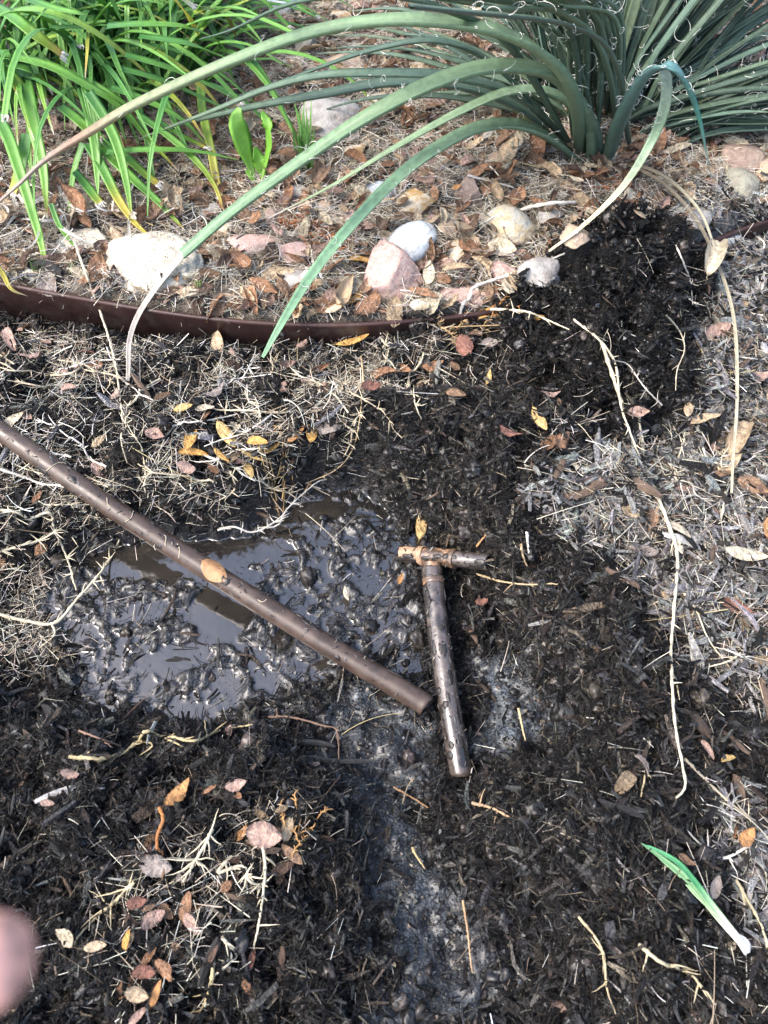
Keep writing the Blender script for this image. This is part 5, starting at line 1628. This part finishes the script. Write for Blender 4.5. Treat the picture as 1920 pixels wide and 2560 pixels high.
runner([(-10, 1195), (40, 1180), (90, 1165), (130, 1145), (165, 1160)], .0020, 'spiky straw sprig at the left edge below the pipe', PALE, 22, 6, lf=(.01, .04))
runner([(-10, 1010, .02), (50, 1030, .02), (90, 1045, .02), (135, 1048, .02)], .0022, 'straw stalk lying over the top of the long pipe', WHT2, 5, 7)
runner([(180, 1060, .02), (215, 1100, .02), (250, 1115, .02), (300, 1140, .02)], .0016, 'thin straw crossing the upper side of the pipe', WHT2, 5, 8)
runner([(780, 770, .02), (785, 830, .02), (778, 900), (762, 970), (725, 1015), (660, 1045)], .0013, 'long thin curved stem dropping to the puddle rim', TANS, 6, 9)
runner([(470, 1145, .02), (505, 1138, .02), (545, 1150, .02), (590, 1130), (620, 1105)], .0018, 'pale twig hanging over the top of the puddle', WHT2, 12, 10)
runner([(560, 1140, .01), (600, 1135, .01), (620, 1100, .02), (680, 1045, .02), (705, 1035)], .0014, 'thin pale runner along the puddle rim', WHT2, 10, 11)
runner([(990, 690, .02), (1015, 640, .02), (1025, 620, .025), (1080, 600, .02), (1150, 575, .02), (1220, 548, .02)], .0030, 'bleached forked twig reaching from edging to black heap', WHT2, 0, 12, name='dry_twig', group='dry twigs', branch=[[(1025, 620), (1040, 632), (1060, 640)]])
runner([(1090, 470, .02), (1130, 452, .02), (1200, 438, .03), (1300, 440, .02), (1350, 460, .02)], .0034, 'bleached twig lying in front of the yucca', WHT2, 0, 13, name='dry_twig', group='dry twigs')
runner([(1010, 378, .02), (1060, 392, .02), (1110, 405, .02)], .0026, 'short grey twig above the ochre stone', (.45, .42, .38), 0, 14, name='dry_twig', group='dry twigs')
runner([(1060, 668, .02), (1130, 672, .02), (1180, 690, .02), (1230, 712, .02)], .0020, 'straw stem across the foot of the black heap', PALE, 8, 15)
runner([(150, 1635, .01), (215, 1640, .012), (270, 1625, .012), (300, 1600, .012), (345, 1590, .012), (420, 1600), (470, 1580), (545, 1565)], .0024, 'long straw runner on black mulch below the puddle', (.50, .40, .22), 8, 16,
       branch=[[(345, 1590), (380, 1605), (415, 1625)], [(300, 1600), (330, 1610), (290, 1640)]])
runner([(170, 1578), (215, 1595), (262, 1612)], .0015, 'reddish twig left above the long straw runner', (.22, .14, .10), 2, 17, name='dry_twig', group='dry twigs')
runner([(580, 1548), (640, 1552), (700, 1568), (728, 1578), (732, 1640)], .0016, 'angled reddish brown twig below the long pipe', (.22, .14, .10), 2, 18, name='dry_twig', group='dry twigs')
runner([(560, 1795, .02), (572, 1860, .02), (570, 1920, .02), (560, 1990, .02), (548, 2050, .015)], .0019, 'upright pale straw stalk in the lower left', PALE, 8, 19, branch=[[(572, 1850), (595, 1870), (600, 1900)], [(560, 1910), (540, 1930)]])
runner([(460, 1790, .025), (440, 1830, .02), (415, 1870, .02), (395, 1905, .02)], .0020, 'pale straw bundle above the crumpled leaf lower left', PALE, 16, 20, lf=(.02, .05))
runner([(290, 1905), (245, 1950), (200, 1990), (160, 2040)], .0022, 'pair of yellowish straws left of the leaf pile', (.54, .46, .29), 10, 21, lf=(.02, .05))
runner([(500, 1850), (470, 1885), (525, 1870), (540, 1905), (580, 1912)], .0022, 'knotted straw tuft left of the upright stalk', PALE, 18, 22, lf=(.01, .035))
runner([(345, 1745, .015), (352, 1770, .02), (342, 1800, .02), (340, 1830, .015), (355, 1848, .01)], .0022, 'orange curled root in the lower left', (.42, .17, .06), 0, 23, name='curled_root', cat='root', group='roots', taper=.7)
runner([(460, 2090), (455, 2130), (440, 2170), (420, 2205)], .0020, 'yellow thread-like stalk at the bottom of the picture', (.48, .38, .20), 4, 24)
runner([(480, 2025), (510, 2060), (495, 2080), (460, 2110)], .0020, 'curly pale straw right of the leaf pile', PALE, 8, 25)
runner([(1030, 1180 + 60), (1080, 1255), (1130, 1262), (1205, 1262)], .0017, 'thin orange twig right of the tee crossbar', (.42, .31, .19), 3, 26, name='dry_twig', group='dry twigs')
runner([(1125, 1175, .015), (1130, 1200, .015), (1142, 1235, .012)], .0020, 'short tan twig right end of the tee crossbar', (.45, .33, .2), 0, 27, name='dry_twig', group='dry twigs')
runner([(1030, 1180), (1050, 1155, .02)], .0018, 'short twig leaning on the tee crossbar', (.45, .25, .12), 0, 28, name='dry_twig', group='dry twigs')
runner([(1138, 1150), (1142, 1195)], .0022, 'pale upright splinter right of the tee', WHT2, 0, 29, name='dry_twig', group='dry twigs')
runner([(1120, 1530), (1128, 1570), (1135, 1600)], .0018, 'tan splinter standing by the grey mud patch', (.55, .42, .22), 0, 30, name='dry_twig', group='dry twigs')
runner([(1398, 1570), (1395, 1630), (1385, 1720)], .0018, 'straight straw left of the runner tip', (.52, .42, .24), 4, 31)
runner([(1480, 1640), (1530, 1690), (1590, 1745), (1659, 1790)], .0018, 'long straw running to the right edge in the lower mulch', (.50, .42, .3), 8, 32)
runner([(1000, 1945), (1010, 2010), (1015, 2060), (1020, 2100)], .0016, 'orange splinter near the bottom centre', (.42, .27, .15), 0, 33, name='dry_twig', group='dry twigs')
runner([(890, 1830), (900, 1850), (918, 1876)], .0017, 'thin tan twig lying on the grey mud', (.42, .32, .16), 0, 34, name='dry_twig', group='dry twigs')
runner([(870, 1735), (880, 1700), (895, 1680)], .0012, 'fine twig left of the pipe foot', (.3, .24, .15), 0, 35, name='dry_twig', group='dry twigs')
runner([(850, 1700), (885, 1720), (925, 1745)], .0014, 'brown twig on mud left below the pipe foot', (.32, .19, .1), 0, 36, name='dry_twig', group='dry twigs')
runner([(1020, 1735), (1060, 1745), (1100, 1765)], .0022, 'tan twig right below the pipe foot', (.40, .28, .17), 3, 37, name='dry_twig', group='dry twigs')
runner([(1590, 1900), (1640, 1990), (1665, 2060)], .0020, 'yellow straw right of the white shoot foot', (.5, .43, .28), 4, 38)
runner([(1380, 2040), (1430, 2080), (1480, 2100), (1520, 2135), (1545, 2170)], .0022, 'yellowish runner in the bottom right corner', (.54, .46, .29), 7, 39)
runner([(1250, 1980), (1300, 2050), (1310, 2130), (1330, 2190)], .0017, 'thin straw left of the yellowish corner runner', (.5, .4, .24), 4, 40)
runner([(1630, 1820), (1560, 1855), (1520, 1830), (1480, 1790)], .0018, 'pale straw below the orange leaf at the right', WHT2, 8, 41)
rs = random.Random(3)
BANK = 'lying in the straw bank above the long pipe'
for i in range(34):
    x = rs.uniform(0, 1000); y = rs.uniform(760, 900) if i % 3 else rs.uniform(900, 1100)
    if y > 900: x = rs.uniform(0, 620)
    pts_ = [(x, y, .012)]
    a = rs.uniform(0, 6.28)
    for q_ in range(rs.randint(3, 5)):
        x += math.cos(a) * rs.uniform(25, 60); y += math.sin(a) * rs.uniform(18, 40); a += rs.gauss(0, .4)
        pts_.append((x, min(max(y, 720), 1090), rs.uniform(.008, .025)))
    o = runner(pts_, rs.uniform(.0011, .0020), None, rs.choice([PALE, WHT2, (.55, .46, .32)]), rs.randint(8, 22), 60 + i, lf=(.008, .032))
    CATALOG.append([o, 'leafy runner', 'pale'])
for i in range(14):
    x = rs.uniform(1420, 1650); y = rs.uniform(480, 1400)
    pts_ = [(x, y, .012)]; a = rs.uniform(0, 6.28)
    for q_ in range(4):
        x += math.cos(a) * rs.uniform(25, 60); y += math.sin(a) * rs.uniform(20, 50); a += rs.gauss(0, .4)
        pts_.append((min(x, 1700), y, rs.uniform(.008, .022)))
    o = runner(pts_, rs.uniform(.0010, .0018), None, rs.choice([PALE, WHT2, (.46, .42, .36)]), rs.randint(4, 12), 120 + i)
    CATALOG.append([o, 'leafy runner', 'pale'])

# single straws: the largest ones as objects
ST_MESH = []
for s in range(6):
    v, f, c = needles(np.zeros((1, 3)), np.array([1.0]), np.array([.018]), .05, np.ones((1, 3)), .5, 8, np.zeros(1))
    ST_MESH.append(mesh('straw', v, f, c, True, mat('straw_stalk', 'object', rough=(.5, .8), scale=30, amp=(.8, 1.15), bump=0, trans=.1) if s == 0 else ST_MESH[0].materials[0]))
SCN = {'pale': (.60, .53, .40), 'whitish': (.68, .64, .56), 'tan': (.46, .35, .22), 'yellowish': (.56, .46, .24), 'grey': (.38, .35, .31)}
for (x, y) in sample(170, zone_w(dark=.02, rock=.75, silver=.9, grass=1, mud=.02, puddle=.02, heap=.03), wide=False):
    cn = rs.choice(list(SCN)); L_ = rs.uniform(.05, .13)
    o = obj('straw_stalk', ST_MESH[rs.randrange(6)], None, None, 'straw', 'single straw stalks')
    o.location = (x, y, hgt(x, y) + rs.uniform(.010, .020)); k_ = rs.uniform(.45, .8) * .075 / L_
    o.scale = (L_, L_ * k_, L_ * k_)
    o.rotation_euler = (0, rs.gauss(0, .12), rs.uniform(0, 6.28)); o.color = (*SCN[cn], 1)
    CATALOG.append([o, 'long straw stalk' if L_ > .09 else 'short straw stalk', cn])


# ------------------------------------------------------------------ wood chips as objects
def chip_mesh(seed):
    r = np.random.default_rng(seed)
    n_ = 7
    t_ = np.linspace(-.5, .5, n_)
    k_ = 6
    an = np.arange(k_) * 2 * math.pi / k_ + .3
    V = []
    w = .13 * (1 + .3 * r.normal(0, 1)); th = w * r.uniform(.3, .6)
    for i, t1 in enumerate(t_):
        e = 1 - .55 * abs(2 * t1) ** 3
        c = np.array((t1, .03 * math.sin(t1 * 5 + seed), .02 * math.cos(t1 * 4 + seed)))
        rad = r.uniform(.75, 1.15, k_)
        V.append(np.stack([np.full(k_, c[0]) + r.normal(0, .035 if i in (0, n_ - 1) else .008, k_), c[1] + np.cos(an) * w / 2 * e * rad, c[2] + np.sin(an) * th * e * rad], 1))
    V = np.concatenate(V)
    F = [(i * k_ + j, i * k_ + (j + 1) % k_, (i + 1) * k_ + (j + 1) % k_, (i + 1) * k_ + j) for i in range(n_ - 1) for j in range(k_)]
    tri = [(0, k_ - 1, 1), (1, k_ - 1, 2), (2, k_ - 1, k_ - 2), (2, k_ - 2, 3)]
    b = (n_ - 1) * k_
    tri += [(b + a_, b + c_, b + b_) for a_, b_, c_ in tri]
    return mesh('wood_chip', V, [np.array(F), np.array(tri)], np.ones((len(V), 3)), False, M['chip'])


CH = [chip_mesh(s) for s in range(10)]
WC = {'black': (.016, .0145, .0135), 'dark brown': (.05, .034, .024), 'brown': (.12, .08, .055), 'grey': (.20, .19, .18), 'silver': (.36, .35, .335), 'charcoal': (.04, .04, .041)}


def chip(px, py, lpx, ang, cn, label, wide=1.0, dz=.008):
    c = at(px, py, dz); a = math.radians(ang)
    p1 = P(px - math.cos(a) * lpx / 2, py + math.sin(a) * lpx / 2, c.z); p2 = P(px + math.cos(a) * lpx / 2, py - math.sin(a) * lpx / 2, c.z)
    d = p2 - p1
    o = obj('wood_chip', CH[rs.randrange(10)], None, label, 'wood chip', 'wood chips of the mulch')
    o.location = c; o.scale = (d.length, d.length * wide, d.length * wide)
    o.rotation_euler = (rs.gauss(0, .3), rs.gauss(0, .08), math.atan2(d.y, d.x)); o.color = (*WC[cn], 1)
    return o


for a in [
    (392, 962, 120, -6, 'black', 'black wet bark shard among the golden leaves', 1.3),
    (150, 1712, 150, 13, 'silver', 'grey weathered stick lying on black mulch lower left', 1.0),
    (1330, 1105, 150, -12, 'grey', 'long grey splintered stick pointing at the pale oval leaf', 1.2),
    (1430, 930, 90, -3, 'charcoal', 'charcoal block at the foot of the black heap', 2.4),
    (1490, 1100, 120, -18, 'charcoal', 'dark stick on silvery mulch below the leaf pile', 1.0),
    (1360, 1700, 70, 62, 'brown', 'brown twig stub left of the straw runner tip', 1.6),
    (1380, 1645, 80, 60, 'dark brown', 'dark split twig right of the grey mud', 1.6),
    (1500, 1560, 110, -35, 'dark brown', 'dark brown chunk near the right edge', 1.8),
    (1225, 1500, 70, -45, 'charcoal', 'charcoal splinter pointing into the mud hollow', 1.0),
    (1395, 1495, 60, -70, 'brown', 'flat brown chip on the right mound', 1.7),
    (730, 1640, 180, -4, 'charcoal', 'long thin dark stick below the long pipe', .7),
    (680, 1605, 90, -8, 'charcoal', 'dark twig above the long thin dark stick', .9),
    (115, 1470, 60, -75, 'charcoal', 'grey-black bark piece left of the puddle', 1.5),
    (370, 1300, 60, 70, 'dark brown', 'brown twig standing in the open pool', .9),
    (350, 1335, 70, 50, 'black', 'black twig in the open pool', .9),
    (410, 1370, 50, -5, 'dark brown', 'brown bark sliver at the edge of the open pool', 1.4),
    (395, 1430, 90, -8, 'black', 'black bark slab at the lower rim of the puddle', 1.8),
    (1605, 1105, 110, -70, 'grey', 'grey split stick above the large pale leaf', 1.0),
    (1545, 1160, 70, 75, 'grey', 'grey chip left of the large pale leaf', 1.5),
    (1520, 1210, 80, -80, 'silver', 'silvery chip upright below the grey chip', 1.3),
    (1620, 1255, 70, -20, 'charcoal', 'charcoal chip under the large pale leaf', 1.5),
    (1635, 1500, 70, -10, 'black', 'black chip at the right edge of the lower mulch', 1.8),
    (1585, 1600, 90, -35, 'brown', 'split brown chip near the dull pink leaf', 1.2),
    (290, 1860, 60, 30, 'charcoal', 'charcoal chip above the leaf pile', 1.2),
    (280, 2070, 90, 72, 'grey', 'grey stick left of the bottom leaf group', 1.1),
    (250, 2140, 120, 25, 'grey', 'dull grey stick at the bottom left', .9),
    (50, 1690, 90, 70, 'brown', 'brown stick at the left edge above the grey weathered one', .9),
    (1300, 640, 80, -40, 'dark brown', 'thin brown stick on the black heap', .5),
    (1440, 645, 120, 5, 'charcoal', 'dark twig poking right out of the black heap', .6),
    (560, 1110, 60, -20, 'brown', 'brown twig on the bank above the puddle', .8),
    (630, 925, 70, -42, 'dark brown', 'reddish brown stick behind the golden cluster', .8),
    (310, 845, 90, -60, 'brown', 'split brown bark strip in the straw bank', .8),
    (100, 580, 80, -20, 'black', 'black bark piece beside the left limestone', 2.0),
    (215, 560, 90, -25, 'black', 'black bark lying over the low limestone', 1.5),
]:
    chip(*a)
for (w_, nn, cols_, lo_, hi_) in [
    (zone_w(dark=1, rock=0, silver=0, grass=.25, mud=.03, puddle=.015, heap=.8), 170, ['black', 'dark brown', 'charcoal', 'charcoal', 'brown', 'black'], .022, .05),
    (zone_w(dark=0, rock=.05, silver=1, grass=0, heap=0), 90, ['grey', 'silver', 'charcoal', 'brown', 'silver'], .025, .065)]:
    for (x, y) in sample(nn, w_, wide=False):
        cn = rs.choice(cols_); L_ = rs.uniform(lo_, hi_)
        o = obj('wood_chip', CH[rs.randrange(10)], None, None, 'wood chip', 'wood chips of the mulch')
        k_ = rs.uniform(.8, 1.8)
        o.location = (x, y, hgt(x, y) + rs.uniform(.002, .010)); o.scale = (L_, L_ * k_, L_ * k_)
        o.rotation_euler = (rs.gauss(0, .4), rs.gauss(0, .22), rs.uniform(0, 6.28)); o.color = (*WC[cn], 1)
        CATALOG.append([o, ('broad wood chip' if k_ > 1.3 else 'narrow wood chip'), cn])


# ------------------------------------------------------------------ cedar sprigs
def sprig(px, py, w, h, n_, colour, label, seed, ang=0, spread=.5, L=(.012, .03)):
    rr = np.random.default_rng(seed)
    c = at(px, py, .012)
    rx, ryy = size_at(c, w) / 2, size_at(c, h) / 2 / .7
    root = thing('cedar_sprig', label, 'cedar sprig', tuple(c), 'shed cedar sprigs')
    a0 = math.radians(ang)
    nf_ = max(6, n_ // 9)
    CC = []
    for k_ in range(nf_):
        t_ = rr.uniform(-1, .6); d_ = a0 + rr.choice([-1, 1]) * rr.uniform(.1, spread * 1.6)
        p = np.array((c.x + math.cos(a0) * t_ * rx + rr.normal(0, ryy * .3), c.y + math.sin(a0) * t_ * rx + rr.normal(0, ryy * .3)))
        m_ = 7; stp = rr.uniform(*L) * 1.5 / m_
        pts_ = []
        for q_ in range(m_):
            pts_.append((p[0], p[1], hgt(p[0], p[1]) + .012 + .006 * math.sin(q_ + k_)))
            if q_ in (1, 2, 3, 4, 5):
                for sg in (-1, 1):
                    if rr.random() < .75:
                        e_ = d_ + sg * rr.uniform(.25, .6); b_ = np.array(pts_[-1]); l_ = stp * rr.uniform(1.2, 2.6)
                        CC.append([b_ + np.array((math.cos(e_ - sg * .15 * z_), math.sin(e_ - sg * .15 * z_), .15)) * l_ * z_ / 6 for z_ in range(7)])
            p = p + np.array((math.cos(d_), math.sin(d_))) * stp; d_ += rr.normal(0, .12)
        CC.append(pts_)
    CC = np.array(CC); nn_ = len(CC)
    v, f = tubes(CC, rr.uniform(.0006, .001, (nn_, 1)) * np.array([1, 1, 1, .95, .9, .75, .4])[None], 4)
    c_ = np.repeat(np.array(colour)[None] * rr.uniform(.6, 1.25, (nn_, 1)), 28, 0)
    under(obj('needles', mesh('needles', v, f, c_, True, M['straw']), kind='stuff'), root)
    st = [P(px - math.cos(a0) * w * .5, py + math.sin(a0) * h * .4, c.z), c, P(px + math.cos(a0) * w * .5, py - math.sin(a0) * h * .4, c.z)]
    cc_, _l = catmull(st, 10)
    V, F = tubes(cc_[None], np.full((1, 10), .0012), 5)
    under(obj('twig', mesh('twig', V, F, np.tile(np.array(colour) * .7, (len(V), 1)), True, M['straw'])), root)


sprig(668, 492, 120, 60, 150, (.42, .15, .05), 'orange-brown cedar sprig on stones near the white stone', 1, -10)
sprig(700, 525, 110, 50, 130, (.38, .16, .065), 'reddish cedar sprig below the orange-brown sprig', 2, 15)
sprig(1275, 385, 130, 46, 150, (.32, .12, .05), 'rusty cedar sprig at the front foot of the yucca', 3, -8)
sprig(1265, 430, 60, 60, 60, (.34, .13, .055), 'small rusty cedar sprig below the yucca foot', 4, -60)
sprig(1010, 705, 150, 50, 150, (.55, .38, .19), 'tan cedar sprig at the right end of the edging', 5, 8)
sprig(1075, 688, 60, 40, 60, (.48, .25, .10), 'orange tip sprig right of the tan cedar sprig', 6, 25)
sprig(615, 1040, 60, 100, 110, (.55, .36, .15), 'golden cedar sprig hanging at the top of the puddle', 7, 80, .35)
sprig(645, 1795, 40, 90, 50, (.50, .28, .11), 'orange cedar sprig right of the broad tan-pink leaf', 8, 75, .35)
sprig(1555, 960, 60, 36, 50, (.60, .40, .17), 'yellowish cedar sprig in the right-hand leaf pile', 9, 10)

# ------------------------------------------------------------------ labels for the scattered individuals
LM = [('the smooth white stone', (886, 532)), ('the large pink rock', (835, 612)), ('the pitted limestone', (345, 572)), ('the big smooth grey stone', (712, 262)),
      ('the green leafy weed', (555, 400)), ('the foot of the yucca', (1300, 350)), ('the greenish oval stone', (1600, 408)), ('the top of the black heap', (1400, 500)),
      ('the white stone at the top', (612, 18)), ('the arched tan leaf', (1012, 530)), ('the tan leaf on the edging', (762, 736)), ('the left end of the edging', (10, 640)),
      ('the golden leaf cluster', (545, 975)), ('the open end of the long pipe', (922, 1526)), ('the tee crossbar', (960, 1205)), ('the foot of the muddy stem', (992, 1660)),
      ('the large pale leaf', (1610, 1196)), ('the right-hand leaf pile', (1598, 980)), ('the tip of the long runner', (1465, 1720)), ('the green shoot', (1490, 1900)),
      ('the white foot of the shoot', (1610, 2050)), ('the broad tan-pink leaf', (572, 1803)), ('the grey weathered stick', (150, 1712)), ('the lower left leaf pile', (340, 1980)),
      ('the grey mud patch', (1100, 1500)), ('the bottom of the mud valley', (930, 2150)), ('the small red leaf', (1006, 750)), ('the dark mound', (1100, 930)),
      ('the speckled cream stone', (1105, 505)), ('the hooked yucca tip', (1537, 470)), ('the brown stone at the top', (870, 100)), ('the leaf on the pipe', (462, 1235)),
      ('the puddle\'s open pool', (480, 1320)), ('the strap leaf clump', (200, 400)), ('the tan stone at the right edge', (1650, 385)), ('the dark reddish leaf', (1585, 1305))]
LMP = [(n_, at(*p_)) for n_, p_ in LM]
ORD = ['nearest', 'second nearest', 'third nearest', 'fourth nearest', 'fifth nearest', 'sixth nearest', 'seventh nearest', 'eighth nearest', 'ninth nearest', 'tenth nearest',
       'eleventh nearest', 'twelfth nearest', 'thirteenth nearest', 'fourteenth nearest', 'fifteenth nearest', 'sixteenth nearest']
kinds_ = {}
for o, noun, cn in CATALOG: kinds_.setdefault((noun, cn), []).append(o)
for (noun, cn), os_ in kinds_.items():
    ranks = []
    for n_, p_ in LMP:
        order = sorted(os_, key=lambda o_: (Vector(o_.location).xy - p_.xy).length)
        ranks.append({o_: r_ for r_, o_ in enumerate(order)})
    for o in os_:
        best = min(range(len(LMP)), key=lambda i: (ranks[i][o], (Vector(o.location).xy - LMP[i][1].xy).length))
        art = f'{cn} {noun}, {ORD[min(ranks[best][o], 15)]} to {LMP[best][0]}'
        o['label'] = art


# ------------------------------------------------------------------ the photographer's finger, close to the lens
def Q(px, py, t):
    return Vector((0, 0, CAM_H)) + ray(px, py) * t


hand = thing('person', "out-of-focus soil-stained fingertip at the lower left edge", 'person', tuple(Q(-1700, 2500, .17)))
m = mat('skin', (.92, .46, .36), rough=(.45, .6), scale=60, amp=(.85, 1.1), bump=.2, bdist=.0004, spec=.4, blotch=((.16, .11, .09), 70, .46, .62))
m.node_tree.nodes['Principled BSDF'].inputs['Subsurface Weight'].default_value = .1
m.node_tree.nodes['Principled BSDF'].inputs['Subsurface Radius'].default_value = (.006, .002, .001)
wrist = Q(-2000, 2560, .18)
V_, E_, R_ = [wrist], [], [.024]
def chain(start, pts_, rad):
    prev = start
    for p_, r_ in zip(pts_, rad):
        V_.append(p_); R_.append(r_); E_.append((prev, len(V_) - 1)); prev = len(V_) - 1
    return prev
chain(0, [wrist + Vector((-.09, -.06, -.02)), wrist + Vector((-.2, -.14, -.05))], [.028, .036])
palm = chain(0, [Q(-1750, 2450, .172), Q(-1450, 2360, .165)], [.026, .024])
chain(palm, [Q(-1150, 2230, .150), Q(-760, 2130, .140), Q(-400, 2080, .133), Q(-90, 2090, .126), Q(0, 2075, .122), Q(36, 2068, .121)], [.0105, .0092, .0085, .0088, .0082, .0050])
chain(palm, [Q(-1250, 2450, .158), Q(-900, 2420, .150), Q(-700, 2500, .155), Q(-760, 2640, .165)], [.0105, .0095, .0085, .0072])
chain(palm, [Q(-1350, 2620, .165), Q(-1050, 2640, .160), Q(-880, 2740, .165), Q(-960, 2860, .172)], [.010, .009, .008, .007])
chain(1 + 2, [Q(-1500, 2780, .175), Q(-1260, 2840, .172), Q(-1120, 2920, .176), Q(-1180, 3000, .182)], [.009, .008, .0072, .0065])
chain(1 + 2, [Q(-1600, 2230, .180), Q(-1350, 2080, .178), Q(-1100, 2000, .172), Q(-1000, 1980, .170)], [.012, .0105, .0095, .006])
me = bpy.data.meshes.new('hand'); me.from_pydata([tuple(v_) for v_ in V_], E_, [])
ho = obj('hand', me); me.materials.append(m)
sk = ho.modifiers.new('skin', 'SKIN')
for i, r_ in enumerate(R_): me.skin_vertices[0].data[i].radius = (r_, r_ * .92)
me.skin_vertices[0].data[0].use_root = True
sb = ho.modifiers.new('smooth', 'SUBSURF'); sb.levels = 3; sb.render_levels = 3
under(ho, hand)
